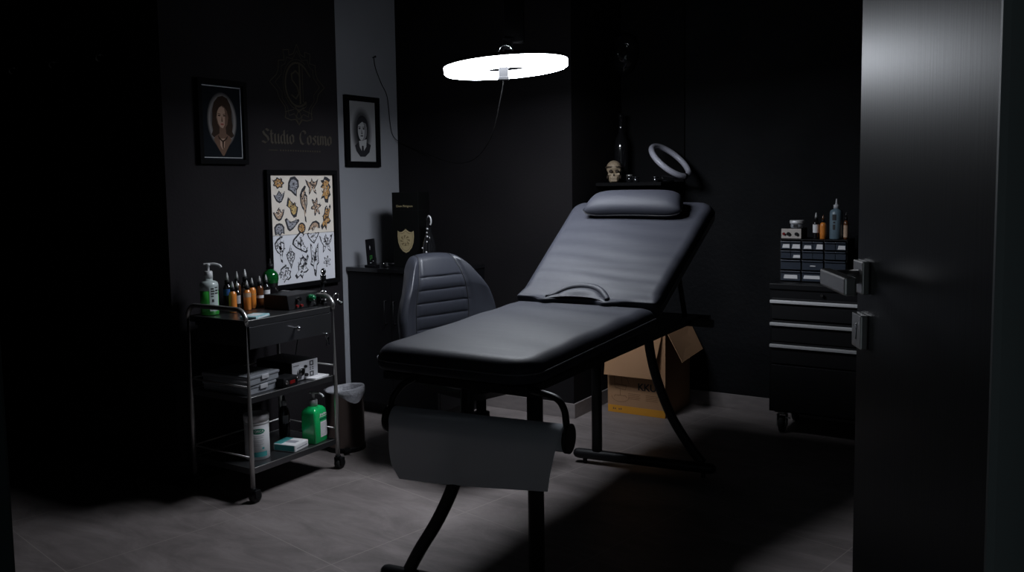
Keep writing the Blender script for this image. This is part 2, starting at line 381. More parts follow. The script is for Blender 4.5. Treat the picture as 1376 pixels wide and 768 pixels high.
# portrait of a man on the grey wall
t, w, h = picture_frame('framed_portrait', 'framed black and white portrait of a man in a tie on the grey wall', 3.482, 3.755, 1.326, 1.708, XG, .029)
b = B(); b.box(.004, .0092, -w + .026, w - .026, .026, h - .026)
halo = oval_mat('dark oval halo on grey paper', (.02, .02, .022), (.37, .37, .38), -.003, .19, .085, .138, .45, 1.0, (.72, (.10, .10, .105)))
pr = obj('print', b, halo, t)
b = B()
lay(b, [(-.060, .115), (-.03, .135), (.03, .135), (.068, .12), (.055, .08), (.02, .055), (-.02, .055), (-.05, .085)], .0094, 2)
lay(b, [(-.028, .14), (.034, .15), (.030, .11), (.0, .075), (-.024, .11)], .0095, 0)
lay(b, [(-.006, .115), (.008, .115), (.011, .075), (.002, .06), (-.008, .078)], .0096, 2)
lay(b, blob(.002, .215, .047, .063, 26), .0096, 2)
lay(b, blob(.002, .200, .036, .058, 26), .0097, 1)
lay(b, blob(-.008, .199, .026, .055, 26), .0098, 0)
lay(b, [(-.040, .235), (-.02, .258), (.02, .262), (.045, .24), (.046, .205), (.034, .235), (.0, .244), (-.030, .226)], .0101, 2)
for sx_ in (-1, 1):
    lay(b, blob(sx_ * .016 - .005, .207, .008, .0042, 12), .0101, 2)
    lay(b, [(sx_ * .007 - .005, .2165), (sx_ * .026 - .005, .2185), (sx_ * .026 - .005, .2145), (sx_ * .007 - .005, .213)], .0101, 2)
lay(b, [(-.006, .208), (.004, .182), (-.010, .180)], .01, 1); lay(b, blob(-.004, .168, .012, .0034, 12), .0101, 2); lay(b, blob(-.003, .179, .007, .002, 10), .0101, 2)
lay(b, [(.018, .235), (.038, .215), (.034, .17), (.018, .150), (.024, .19)], .0099, 1)
obj('portrait', b, ['man_hi', 'man_mid', 'man_lo'], pr)

# flash sheets in one frame
t, w, h = picture_frame('framed_flash_sheets', 'black frame holding two tattoo flash sheets, colour above black and white', 2.716, 3.163, .752, 1.300, XL, .022)
rnd = random.Random(11)
def design(b, cx, cy, w_, h_, kind, fill, rot=0, d0=.0101):
    """one tattoo motif: black silhouette, coloured inside, black detail"""
    c, s_ = math.cos(rot), math.sin(rot); w_ *= 1.10; h_ *= 1.10
    def T(p): return (cx + p[0] * w_ / 2 * c - p[1] * h_ / 2 * s_, cy + p[0] * w_ / 2 * s_ + p[1] * h_ / 2 * c)
    S = {
     'rose': blob(0, .25, 1, .75, 30, lambda a: .86 + .14 * math.cos(7 * a)), 'skull': [(-.5, .9), (.3, 1), (.9, .6), (.95, 0), (.55, -.35), (.5, -.95), (.1, -.8), (-.45, -.45), (-1, -.3), (-.9, .4)],
     'wings': [(-1, .85), (-.45, .5), (-.15, .55), (0, 1), (.2, .55), (.5, .5), (1, .9), (.75, .2), (.45, -.2), (.7, -.95), (.3, -.7), (.05, -.2), (-.25, -.75), (-.5, -1), (-.45, -.2), (-.75, .2)],
     'totem': [(-.2, 1), (.3, .95), (.9, .75), (.6, .5), (.95, .2), (.65, 0), (.9, -.4), (.5, -.6), (.35, -1), (-.2, -.95), (-.4, -.6), (-1, -.7), (-.6, -.3), (-.45, .1), (-1, .2), (-.6, .45), (-.95, .7), (-.4, .75)],
     'plant': [(-.6, 1), (-.25, .65), (.2, .3), (.5, .45), (.55, .1), (.95, -.1), (.8, -.45), (.5, -.95), (0, -1), (-.4, -.6), (-.5, -.1), (-1, .2), (-.85, .6)],
     'cone': [(.3, 1), (.65, .95), (.1, .62), (-.3, .45), (.4, .6), (.85, .45), (.8, 0), (.55, -.25), (.4, -.6), (.5, -1), (.15, -.9), (0, -.35), (-.45, -.2), (-.8, .1), (-.9, .5), (-.4, .8)],
     'star': blob(0, 0, 1, 1, 32, lambda a: .72 + .28 * math.cos(6 * a)), 'tulip': [(-1, .35), (-.55, .1), (-.3, .5), (0, .95), (.3, .5), (.6, .2), (1, .8), (.8, -.1), (.4, -.8), (0, -1), (-.5, -.7), (-.85, -.1)],
     'dagger': [(-.85, 1), (-.6, .9), (-.45, .3), (-.1, .05), (.35, .1), (.55, .8), (.9, 1), (.8, .25), (.95, -.2), (.5, -.35), (.25, -1), (-.1, -.9), (-.3, -.4), (-.95, -.25), (-.7, .05)],
     'boom': [(-1, .75), (-.7, 1), (-.35, .3), (.3, .55), (.9, .75), (1, .45), (.5, -.2), (.1, -.7), (-.35, -1), (-.65, -.7)], 'egg': blob(0, 0, 1, 1, 24, lambda a: 1 + .1 * math.sin(a)),
     'shell': [(-1, -.9), (-.75, -.1), (-.2, .8), (.4, 1), (.95, .5), (1, -.6), (.7, -.3), (.3, -.1), (-.1, -.5), (-.2, -1), (-.4, -.5), (-.7, -.7)],
     'head': [(-.55, .85), (0, 1), (.55, .85), (.95, .3), (.9, -.3), (.95, -.8), (.5, -.6), (.15, -1), (-.3, -.75), (-.8, -.9), (-.9, -.2), (-.95, .35)],
     'diamond': [(0, 1), (.3, .5), (.95, .25), (.85, -.15), (.4, -.5), (.05, -1), (-.25, -.6), (-.8, -.1), (-.95, .2), (-.35, .5)],
     'vee': [(-1, .9), (-.7, 1), (-.3, .3), (.2, .3), (.75, 1), (1, .9), (.6, 0), (.1, -1), (-.3, -.6), (-.75, .1)],
     'figure': [(-.1, .75), (.25, .9), (.5, .65), (.85, 1), (1, .8), (.7, .3), (.55, 0), (.95, -.3), (.6, -.5), (.2, -.5), (.05, -1), (-.3, -.7), (-.75, -.95), (-1, -.65), (-.5, -.3), (-.55, .1), (-.3, .3)]}
    base = S[kind]
    lay(b, [T(p) for p in base], d0, 0)
    mx = sum(p[0] for p in base) / len(base); my = sum(p[1] for p in base) / len(base)
    k = .72 if fill != 5 else .80
    lay(b, [T((mx + (p[0] - mx) * k, my + (p[1] - my) * k)) for p in base], d0 + .0002, fill)
    for q in range(34 if fill != 5 else 52):
        i = rnd.randrange(len(base)); u = rnd.uniform(.05, .85); px = mx + (base[i][0] - mx) * u; py = my + (base[i][1] - my) * u
        if rnd.random() < .55:
            r1 = rnd.uniform(.04, .13); lay(b, [T(p) for p in blob(px, py, r1, r1 * rnd.uniform(.35, .9), 8)], d0 + .0004, 0 if rnd.random() < .65 else (5 if fill != 4 else 4))
        else:
            a = rnd.uniform(0, PI); l = rnd.uniform(.15, .4); q1 = (px + l * math.cos(a), py + l * math.sin(a)); n_ = (-.035 * math.sin(a), .035 * math.cos(a))
            lay(b, [T((px - n_[0], py - n_[1])), T((q1[0] - n_[0], q1[1] - n_[1])), T((q1[0] + n_[0], q1[1] + n_[1])), T((px + n_[0], py + n_[1]))], d0 + .0004, 0)
PM = ['p_line', 'p_orange', 'p_tan', 'p_yellow', 'p_grey', 'paper']
pw, zs, pt = .398, 0.250, h - .022
def sheet(nm, z0, z1, mbase, items):
    b = B(); b.box(.004, .0098, -pw / 2, pw / 2, z0, z1, 0, 6 if nm == 'colour' else 7)
    H_ = z1 - z0
    for kind, u, v_, ww, hh, fill, rot in items: design(b, -pw / 2 + u * pw, z1 - v_ * H_, ww * pw, hh * H_, kind, fill, rot)
    return b
its1 = [('rose', .13, .17, .165, .24, 1, 0), ('tulip', .135, .36, .16, .20, 4, 0), ('skull', .36, .20, .165, .32, 4, 0), ('wings', .655, .20, .20, .27, 2, 0), ('totem', .885, .26, .165, .42, 1, 0),
        ('plant', .335, .54, .165, .33, 3, .1), ('cone', .515, .50, .125, .58, 2, 0), ('star', .71, .55, .16, .32, 2, .2), ('tulip', .12, .65, .165, .21, 2, 0), ('figure', .87, .74, .165, .42, 1, 0),
        ('boom', .32, .83, .21, .21, 4, 0), ('egg', .465, .91, .115, .17, 1, -.3), ('shell', .665, .88, .185, .17, 2, 0), ('head', .12, .90, .15, .19, 4, 0)]
its2 = [('cone', .115, .28, .155, .50, 5, 0), ('diamond', .28, .45, .13, .46, 5, 0), ('boom', .43, .20, .26, .36, 5, -1.2), ('vee', .65, .10, .19, .22, 5, 0), ('wings', .86, .23, .21, .38, 5, 0),
        ('dagger', .66, .56, .14, .66, 5, 0), ('figure', .45, .68, .21, .46, 5, 0), ('totem', .19, .78, .17, .30, 5, .7), ('star', .87, .62, .12, .24, 5, .3)]
b = sheet('colour', zs, pt, 0, its1); obj('upper_sheet', b, PM + ['paper', 'paper_cool'], t, label='warm paper sheet with coloured tattoo designs')
b = sheet('mono', .022, zs - .002, 0, its2); obj('lower_sheet', b, PM[:5] + ['paper_cool', 'paper', 'paper_cool'], t, label='cool white sheet with black tattoo designs')

# wall sign: blackletter words, crest above, ruled line below
t = thing('wall_sign', 'dull gold blackletter Studio Cosimo sign with crest on the dark wall', 'sign', (XL, 2.93, 1.40))
G = {'S': ([[(.78, 1.30), (.48, 1.5), (.15, 1.22), (.28, .95), (.62, .66), (.76, .32), (.45, .02), (.05, .2)]], .92),
     't': ([[(.14, 1.38), (.14, .16), (.34, 0)], [(.0, 1.0), (.36, 1.0)]], .46), 'u': ([[(.1, 1), (.1, .16), (.27, 0), (.47, .18)], [(.47, 1), (.47, .14), (.6, 0)]], .70),
     'd': ([[(.46, 1.42), (.46, .15), (.6, 0)], [(.46, .92), (.26, 1), (.08, .78), (.08, .2), (.26, 0), (.46, .18)]], .70), 'i': ([[(.1, 1), (.1, .15), (.25, 0)], [(.07, 1.30), (.17, 1.36)]], .36),
     'o': ([[(.28, 1), (.08, .8), (.08, .2), (.28, 0), (.48, .2), (.48, .8), (.28, 1)]], .68),
     'C': ([[(.80, 1.18), (.72, 1.42), (.45, 1.5), (.18, 1.2), (.1, .7), (.22, .18), (.48, 0), (.82, .24)]], .95),
     's': ([[(.46, .84), (.28, 1), (.08, .80), (.44, .32), (.28, 0), (.04, .16)]], .58),
     'm': ([[(.08, 1), (.08, .04)], [(.08, .84), (.26, 1), (.40, .84), (.40, .04)], [(.40, .84), (.58, 1), (.72, .84), (.72, .12), (.84, 0)]], .94)}
def nib(b, pts, n, off, mi=0, th=.0012):
    for k in range(len(pts) - 1):
        p, q = Vector((pts[k][0], pts[k][1])), Vector((pts[k + 1][0], pts[k + 1][1])); n2 = Vector(n)
        quad = [p - n2, p + n2, q + n2, q - n2]
        ar = sum(quad[i].x * quad[(i + 1) % 4].y - quad[(i + 1) % 4].x * quad[i].y for i in range(4))
        if abs(ar) < 1e-9: continue
        if ar < 0: quad.reverse()
        b.plate([(a.x, a.y) for a in quad], (off, 0, 0), UY, VZ, th, mi)
def word(b, txt, y0, z0, sx, sz):
    x = y0
    for ch in txt:
        if ch == ' ': x += .50 * sx; continue
        st, adv = G[ch]
        for p in st: nib(b, [(x + q[0] * sx, z0 + q[1] * sz) for q in p], (.095 * sx, .075 * sz), .0005 + .00002 * random.random())
        x += adv * sx
    return x
b = B(); xe = word(b, 'Studio', -.217, .020, .0522, .0425); obj('lettering', b, 'sign', t)
b = B(); word(b, 'Cosimo', xe + .5 * .0522, .020, .0522, .0425); obj('lettering', b, 'sign', t)
b = B(); b.box(.0005, .0015, -.18, -.125, -.012, -.009)
for k in range(17): b.box(.0005, .0012, -.112 + k * .0155, -.112 + k * .0155 + .008, -.014, -.007)
obj('ruled_line', b, 'sign_dim', t)
b = B(); 
def L_(pts, wd=.0045):
    for p, q in zip(pts, pts[1:]):
        p, q = Vector(p), Vector(q); d = (q - p).normalized(); n2 = Vector((-d.y, d.x)) * wd * .42; e = d * wd * .3
        b.plate([(a.x, a.y) for a in (p - n2 - e, q - n2 + e, q + n2 + e, p + n2 - e)], (.0006 + .00003 * random.random(), 0, 0), UY, VZ, .0010)

cy0, cz0 = .012, .295
def sym(pts, wd=.0045):
    L_([(cy0 + p[0], cz0 + p[1]) for p in pts], wd); L_([(cy0 - p[0], cz0 + p[1]) for p in pts], wd)
sym([(0, .185), (.022, .14), (.05, .13), (.05, .155), (.085, .15), (.08, .105), (.115, .10), (.118, .06), (.13, .035), (.172, 0), (.13, -.035), (.118, -.07), (.085, -.105), (.08, -.135), (.085, -.155), (.05, -.165), (.022, -.16), (0, -.185)])
sym([(0, .155), (.03, .115), (.065, .12), (.075, .09), (.10, .075), (.10, .04), (.14, 0), (.10, -.04), (.10, -.07), (.07, -.105), (.06, -.145), (.03, -.135), (0, -.16)], .003)
sym([(.03, -.115), (.085, -.13)], .004); sym([(0, -.185), (.018, -.15), (.0, -.115)], .003)
arcp = lambda c, rx, rz, a0, a1, n: [(cy0 + c[0] + rx * math.cos(a0 + (a1 - a0) * i / n), cz0 + c[1] + rz * math.sin(a0 + (a1 - a0) * i / n)) for i in range(n + 1)]
L_(arcp((0, 0), .078, .100, .9, 2 * PI - .9, 22), .011); L_(arcp((0, 0), .092, .115, 1.0, 2 * PI - 1.0, 22), .003)
L_([(cy0 + .048, cz0 + .078), (cy0 + .078, cz0 + .045)], .009)
L_([(cy0 + p[0], cz0 + p[1]) for p in [(.012, .045), (-.012, .062), (-.038, .045), (-.036, .02), (-.005, -.01), (.006, -.04), (-.015, -.065), (-.042, -.05)]], .009)
L_([(cy0 + .012, cz0 + .10), (cy0 + .012, cz0 - .085)], .012); L_([(cy0 + .03, cz0 + .085), (cy0 + .03, cz0 - .075), (cy0 + .05, cz0 - .09)], .005)
L_([(cy0 - .02, cz0 - .105), (cy0, cz0 - .125), (cy0 + .03, cz0 - .105)], .006)
obj('crest', b, 'sign_dim', t)

# power cable pinned to the grey wall and sagging across to the lamp
RC = Vector((-1.924, 3.013, 1.691))
b = B(); pts = bez([(XG + .006, 3.735, 1.925), (XG + .006, 3.744, 1.878), (XG + .007, 3.79, 1.793), (XG + .007, 3.838, 1.722), (XG + .007, 3.858, 1.577), (XG + .008, 3.885, 1.50), (-3.20, 3.92, 1.455), (-3.02, 3.90, 1.395), (-2.78, 3.80, 1.34), (-2.50, 3.60, 1.345), (-2.18, 3.28, 1.43), (-2.01, 3.11, 1.60), (-1.95, 3.055, 1.722)], 8)
b.tube(pts, .0017, 6); cb = obj('power_cable', b, 'cable_black'); tag(cb, 'thin black cable sagging from a nail on the grey wall to the lit ring lamp', 'cable')
b = B(); b.rod((XG, 3.733, 1.928), (XG + .018, 3.733, 1.932), .003, 8); b.rod((XG + .018, 3.733, 1.932), (XG + .02, 3.733, 1.932), .006, 10); obj('nail', b, 'plastic_black', cb)

# ------------------------------------------------------------------ hanging ring lamp
camx = Vector((.845, .534, 0)); camf = Vector((-.533, .842, 0))
t = thing('ring_lamp', 'lit white ring lamp hanging on a black pole above the treatment bed', 'lamp', (RC.x, RC.y, RC.z))
tilt = Matrix.Rotation(math.radians(-3.6), 4, camf) @ Matrix.Rotation(math.radians(-.2), 4, camx)
def ringmesh(b, prof, n=72, T=None):
    T = T or Matrix.Identity(4)
    rings = [[T @ Vector((r * math.cos(2 * PI * k / n), r * math.sin(2 * PI * k / n), z)) for k in range(n)] for r, z in prof]
    rings.append(rings[0]); b.loft(rings, 0, True, False, False, True)
b = B(); ringmesh(b, [(.245, -.016), (.251, -.010), (.251, .012), (.104, .0), (.104, -.010), (.110, -.016)], T=tilt)
b.bm.normal_update()
for f in b.bm.faces: f.material_index = 0 if abs((tilt.inverted().to_3x3() @ f.normal).z) > .5 and (tilt.inverted() @ f.calc_center_median()).z < -.012 else 1
obj('diffuser', b, ['ring', 'ring_side'], t, label='glowing white diffuser')
b = B(); ringmesh(b, [(.254, .0125), (.254, .020), (.246, .026), (.110, .026), (.102, .022), (.102, .0005)], T=tilt)
obj('housing', b, 'plastic_black', t)
b = B()
fwdp = -camf * .20
b.box(-.006, .018, -.200, .200, .031, .040, .002, 0, Matrix.Rotation(math.atan2(camf.y, camf.x) - PI / 2, 4, 'Z'))
obj('cross_bar', b, 'plastic_black', t)
b = B(); rzl = Matrix.Rotation(math.atan2(camx.y, camx.x), 4, 'Z')
b.M = rzl; b.box(-.027, .010, -.135, -.104, -.056, .030, .004)
b.box(-.030, .012, -.140, -.104, -.066, -.052, .003); obj('phone_clip', b, 'clip_grey', t, label='grey phone clip at the front of the ring')
b = B(); b.M = rzl; b.tube(arc((.0, 0, .055), .033, -.25, PI + .25, 16, (1, 0, 0), (0, 0, 1)), .0045, 8); obj('swivel_loop', b, 'chrome', t, label='chrome swivel loop')
b = B(); b.M = rzl; b.box(-.006, .078, .02, .05, .10, ZC - RC.z, .006); b.box(-.012, .03, .012, .044, .026, .12, .006); obj('pole', b, 'plastic_black', t)
b = B(); b.M = rzl; b.rod((.012, .022, .285), (.012, -.004, .285), .008, 14); obj('knob', b, 'chrome', t, label='chrome clamp knob')
b = B(); b.M = rzl; b.lathe([(.06, ZC - RC.z - .02), (.06, ZC - RC.z)], (.036, .035, 0), 24); obj('ceiling_plate', b, 'plastic_black', t)

# ------------------------------------------------------------------ treatment bed
def rounded(pts, rad, n=7):
    """round the corners of a 2D polygon; rad per corner"""
    out = []; N_ = len(pts)
    for i in range(N_):
        p = Vector(pts[i]).to_2d(); a = Vector(pts[i - 1]).to_2d(); c = Vector(pts[(i + 1) % N_]).to_2d(); r = rad[i]
        if r <= 0: out.append(p); continue
        d1 = (a - p).normalized(); d2 = (c - p).normalized(); ang = d1.angle(d2); tl = r / math.tan(ang / 2)
        s_, e_ = p + d1 * tl, p + d2 * tl; ctr = p + (d1 + d2).normalized() * (r / math.sin(ang / 2))
        a0 = math.atan2(*(s_ - ctr).yx); a1 = math.atan2(*(e_ - ctr).yx); da = (a1 - a0 + PI) % (2 * PI) - PI
        for k in range(n + 1): out.append(ctr + r * Vector((math.cos(a0 + da * k / n), math.sin(a0 + da * k / n))))
    return out
def dens(pts, step=.03):
    o = []
    for i in range(len(pts)):
        a, c = pts[i], pts[(i + 1) % len(pts)]; n = max(1, int((c - a).length / step))
        for k in range(n): o.append(a.lerp(c, k / n))
    return o
def pad(b, half, lo, hi, L, th, re, fmap, corner=(0, 0), extra=None, nu=44, nv=70, re_lo=None):
    """upholstered pad: gridded top whose height falls off round the edge by distance to the outline.
    half(t) half width at t in 0..1, lo(u) / hi(u) end curves, corner = end corner radii"""
    def hwid(y):
        h = half(min(1, max(0, y / L)))
        for r, d in ((corner[0], y), (corner[1], L - y)):
            if r and d < r: h -= r - math.sqrt(max(0, r * r - (r - max(0, d)) ** 2))
        return h
    us = [math.sin(PI / 2 * (-1 + 2 * i / nu)) * .65 + (-1 + 2 * i / nu) * .35 for i in range(nu + 1)]
    vs = [.5 + .5 * (math.sin(PI / 2 * (-1 + 2 * j / nv)) * .65 + (-1 + 2 * j / nv) * .35) for j in range(nv + 1)]
    P = []
    for v_ in vs:
        row = []
        for u in us:
            y0 = lo(u); y1 = L + hi(u); y = y0 + (y1 - y0) * v_; yc = L * v_
            row.append((u * hwid(yc), y))
        P.append(row)
    ring = [P[0][i] for i in range(nu + 1)] + [P[j][nu] for j in range(1, nv + 1)] + [P[nv][i] for i in range(nu - 1, -1, -1)] + [P[j][0] for j in range(nv - 1, 0, -1)]
    segs = [(Vector(ring[i]), Vector(ring[(i + 1) % len(ring)])) for i in range(len(ring))]
    def dist(p):
        p = Vector(p); best = 9
        for a, c in segs:
            d = c - a; l2 = d.length_squared
            t_ = max(0, min(1, (p - a).dot(d) / l2)) if l2 > 1e-12 else 0
            q = (a + d * t_ - p).length_squared
            if q < best: best = q
        return math.sqrt(best)
    V = []
    for j in range(nv + 1):
        row = []
        for i in range(nu + 1):
            x, y = P[j][i]; edge_ = i in (0, nu) or j in (0, nv)
            d = 0 if edge_ else dist((x, y)); r_ = re if re_lo is None else re_lo + (re - re_lo) * min(1, max(0, y + .01) / .07)
            k = min(1, d / r_); h = -r_ + r_ * math.sqrt(max(0, 1 - (1 - k) ** 2))
            if extra and not edge_: h += extra(x, y, d) * min(1, d / .05)
            row.append(b.v(fmap(x, y, h)))
        V.append(row)
    for j in range(nv):
        for i in range(nu): b.f([V[j][i], V[j][i + 1], V[j + 1][i + 1], V[j + 1][i]], 0, True)
    idx = [(0, i) for i in range(nu + 1)] + [(j, nu) for j in range(1, nv + 1)] + [(nv, i) for i in range(nu - 1, -1, -1)] + [(j, 0) for j in range(nv - 1, 0, -1)]
    prev = [V[j][i] for j, i in idx]
    cx_ = sum(p[0] for p in ring) / len(ring); cy_ = sum(p[1] for p in ring) / len(ring)
    for h, k in ((-th + .012, 1), (-th + .003, .992), (-th, .975)):
        cur = [b.v(fmap(cx_ + (p[0] - cx_) * k, cy_ + (p[1] - cy_) * k, h)) for p in ring]
        for i in range(len(ring)):
            n_ = (i + 1) % len(ring); b.f([prev[i], cur[i], cur[n_], prev[n_]], 0, True)
        prev = cur
    b.f(list(reversed(prev)), 0)
    return ring
TH = .034
bed = thing('treatment_bed', 'black leather treatment bed with raised backrest in the middle of the room', 'treatment bed', (-1.474, 1.972, 0), TH)
# the foot frames stand a few degrees askew to the upholstery
SK = Matrix.Rotation(.136 - TH, 4, 'Z')
ZT, LS, SL = .74, .898, .037
seatmap = lambda x, y, h: (x - .012 * (1 - max(0, y) / LS), y, ZT + SL * y / LS + h)
wr = lambda x, y, d: .0022 * math.sin(x * 9 + y * 31 + 2 * math.sin(y * 7)) * math.exp(-((y - .55) / .4) ** 2) - .0015
b = B(); ring = pad(b, lambda t_: .286 + .004 * t_, lambda u: 0, lambda u: 0, LS, .072, .050, seatmap, (.085, .015), wr)
seat = obj('seat_cushion', b, 'leather', bed)
b = B(); b.tube([seatmap(p[0] * 1.003, p[1], -.042) for p in ring[::2]], .0026, 6, closed=True); obj('piping', b, 'pipe', seat)
PH, LBK = .492, .75
cp, sp = math.cos(PH), math.sin(PH); BX = -.0275
ZH = ZT + SL
bk = lambda x, s_, h: (x + BX * max(0, s_) / LBK, LS + (s_ if s_ < 0 else s_ * cp) - h * sp, ZH + .017 + (s_ * SL / LS if s_ < 0 else s_ * sp) + h * cp)
def lower(x):          # scalloped lower edge, drooping over the seat
    g = lambda c, w_: math.exp(-((x - c) / w_) ** 2)
    return -.010 - .052 * g(-.145, .052) - .056 * g(.115, .052) + .004 * g(-.015, .05)
def wb(x, y, d):
    w_ = .0008 * math.sin(y * 62 + 2.2 * math.sin(x * 8)) + .0006 * math.sin(y * 105 + x * 11) * math.exp(-((y - .16) / .14) ** 2)
    return w_ + .0015 * math.sin(x * 14 + y * 17) - .002
b = B(); ringb = pad(b, lambda t_: .290 + .043 * t_, lambda u: lower(u * .290), lambda u: 0, LBK, .072, .044, bk, (.012, .075), wb, 60, 96, .013)
back = obj('backrest', b, 'leather', bed)
b = B(); b.tube([bk(p[0] * 1.003, p[1], -.040) for p in ringb if p[1] > .02][::2], .0026, 6); obj('piping', b, 'pipe', back)
# crescent plug of the breathing hole
b = B(); c0, hw0 = -.014, .124
xs = [c0 - hw0 + 2 * hw0 * i / 28 for i in range(29)]
el = [math.sqrt(max(0.0, 1 - ((x - c0) / hw0) ** 2)) for x in xs]
b.tube([bk(x, lower(x) * .55 + .002 + .064 * e_, .002) for x, e_ in zip(xs, el)], [.006 + .0115 * max(.1, e_) for e_ in el], 12)
rows = []
for q in range(9):
    k = q / 8; rows.append([bk(x, lower(x) * .7 - .004 + (.060 * e_ + .004) * k, -.004 + .022 * math.sin(PI * (.15 + .7 * k)) * max(.2, e_)) for x, e_ in zip(xs, el)])
b.loft(rows, 0, False, False, False, True)
obj('face_hole_plug', b, 'leather', bed)
# headrest pillow on the backrest
b = B(); nu, nc = 40, 28; rings = []
for i in range(nu + 1):
    u = -1 + 2 * i / nu; k = max(0.02, 1 - abs(u) ** 6) ** .5; r = []
    for c_ in range(nc):
        a = 2 * PI * c_ / nc; ca, sa = math.cos(a), math.sin(a)
        du = abs(ca) ** .8 * (1 if ca > 0 else -1); dh = abs(sa) ** .85 * (1 if sa > 0 else -1)
        bow = .016 * (1 - u * u) * (1 if ca < 0 else .4)
        r.append(bk(.004 + u * .215 * (1 - .04 * ca), .634 + bow + du * .070 * (.55 + .45 * k), .037 + dh * .043 * k + .010 * ca * k))
    rings.append(r)
b.loft(rings, 0, True, True, True, True)
hp = obj('headrest', b, 'leather', bed)
b = B(); b.tube([r[nc // 2 + 1] for r in rings], .0025, 6); obj('piping', b, 'seam', hp)
# steel frame under the pads
b = B()
for s_ in (-1, 1): b.box(s_ * .235 - .016, s_ * .235 + .016, .03, 1.50, .638, .664, .004)
b.box(-.25, .25, .02, .055, .638, .664, .004); b.box(-.25, .25, .62, .65, .638, .660, .004); b.box(-.27, .34, 1.385, 1.415, .630, .660, .004); b.box(-.25, .30, 1.47, 1.50, .638, .664, .004)
b.box(-.245, .245, .05, .88, .655, .669, .002); b.box(-.255, .255, .80, 1.00, .650, .699, .003); b.box(-.25, .25, .30, .80, .655, .679, .002); b.box(-.24, .26, .95, 1.48, .652, .662, .001); obj('frame', b, 'steel_black', bed)
b = B(); P = [bk(x, s_, -.083) for x, s_ in ((-.27, .0), (.27, .0), (.30, .73), (-.30, .73))]; Q = [bk(x, s_, -.0715) for x, s_ in ((-.27, .0), (.27, .0), (.30, .73), (-.30, .73))]
b.loft([P, Q], smooth=False); obj('backrest_board', b, 'board', bed)
for s_ in (-1, 1):
    b = B(); b.rod((s_ * .2, 1.46, .655), bk(s_ * .2, .50, -.082), .011, 10); obj('support_strut', b, 'steel_black', bed)
def sqtube(b, pts, hw, hd):
    """flat oval steel section swept in the xz plane of the foot frame"""
    rings = []
    for i, p in enumerate(pts):
        t_ = (pts[min(i + 1, len(pts) - 1)] - pts[max(i - 1, 0)]).normalized(); n_ = Vector((t_.z, 0, -t_.x))
        rings.append([p + n_ * hw * cx_ + Vector((0, 1, 0)) * hd * cy_ for cx_, cy_ in ((-1, -.6), (-.6, -1), (.6, -1), (1, -.6), (1, .6), (.6, 1), (-.6, 1), (-1, .6))])
    b.loft(rings, smooth=True)
LEGS = [[Vector((.256, .036, .045)), Vector((.256, .036, .652))],
        bez([(-.165, .036, .060), (-.125, .036, .13), (-.062, .036, .23), (-.008, .036, .34), (.024, .036, .45), (.042, .036, .55), (.046, .036, .652)], 5),
        [Vector((-.022, 1.368, .045)), Vector((-.022, 1.368, .648))],
        bez([(.437, 1.368, .060), (.385, 1.368, .122), (.303, 1.368, .25), (.243, 1.368, .40), (.214, 1.368, .52), (.203, 1.368, .648)], 5)]
for k, pts in enumerate(LEGS):
    b = B(); b.M = SK; sqtube(b, pts, .021 if k % 2 == 0 else .018, .014); obj('leg', b, 'steel_black', bed)
for x0, x1, y in ((-.262, .345, .036), (-.128, .49, 1.368)):
    b = B(); b.M = SK; b.tube([(x0, y, .040), (x0 + .008, y, .040), (x0 + .02, y, .040), (x1 - .02, y, .040), (x1 - .008, y, .040), (x1, y, .040)], [.012, .019, .022, .022, .019, .012], 14)
    fb = obj('foot_bar', b, 'steel_black', bed)
    for x in (x0 + .05, x1 - .05):
        b = B(); b.M = SK; b.lathe([(.010, 0), (.010, .022)], (x, y, 0), 12); obj('rubber_foot', b, 'rubber', fb)
# paper holder arms at the foot
b = B(); b.M = SK
b.tube(bez([(.19, .03, .655), (.27, .0, .655), (.345, -.03, .650), (.372, -.04, .625), (.378, -.04, .59), (.379, -.035, .545)], 6), .0095, 10)
b.tube(bez([(-.125, .03, .655), (-.145, -.01, .64), (-.165, -.035, .60), (-.168, -.035, .545)], 6), .0095, 10)
b.rod((-.175, -.035, .545), (.388, -.035, .545), .008, 10)
for x in (-.172, .383): b.lathe([(.040, -.006), (.040, .006)], (0, 0, 0), 24, 0, True, True, Matrix.Translation((x, -.035, .545)) @ Matrix.Rotation(PI / 2, 4, 'Y'))
obj('paper_holder', b, 'steel_black', bed)
# paper roll
pr = thing('paper_roll', 'white couch paper roll hanging across the foot of the bed', 'paper roll', (-1.474, 1.972, 0), .136)
b = B(); ro, ri = .037, .010; n = 32
rr = []
for x in (-.156, .372):
    rr.append([(x, -.035 + ri * math.cos(2 * PI * k / n), .545 + ri * math.sin(2 * PI * k / n)) for k in range(n)]); rr.append([(x, -.035 + ro * math.cos(2 * PI * k / n), .545 + ro * math.sin(2 * PI * k / n)) for k in range(n)])
b.loft([rr[0], rr[1], rr[3], rr[2], rr[0]], 0, True, False, False, True); obj('roll', b, 'paper_roll', pr)
b = B(); rings = []
for j in range(25):
    s_ = j / 24; row = []
    for i in range(29):
        u = i / 28; x0 = -.156 + .010 * s_ + .014 * max(0, s_ - .8) / .2; x1 = .372 - .042 * max(0, s_ - .12)
        x = x0 + (x1 - x0) * u
        if s_ < .25:
            a = PI / 2 + s_ / .25 * PI / 2 ; y, z = -.035 + (ro + .0012) * math.cos(a), .545 + (ro + .0012) * math.sin(a)
        else:
            q = (s_ - .25) / .75; y = -.035 - ro - .0012 - .010 * math.sin(q * PI) - .008 * q * math.cos(3 * (u - .3)) + .018 * q * q * (1 - u) ** 3; z = .545 - q * (.168 - .028 * u)
            y += .007 * q * math.exp(-((u - .40) / .03) ** 2)
        row.append((x, y, z))
    rings.append(row)
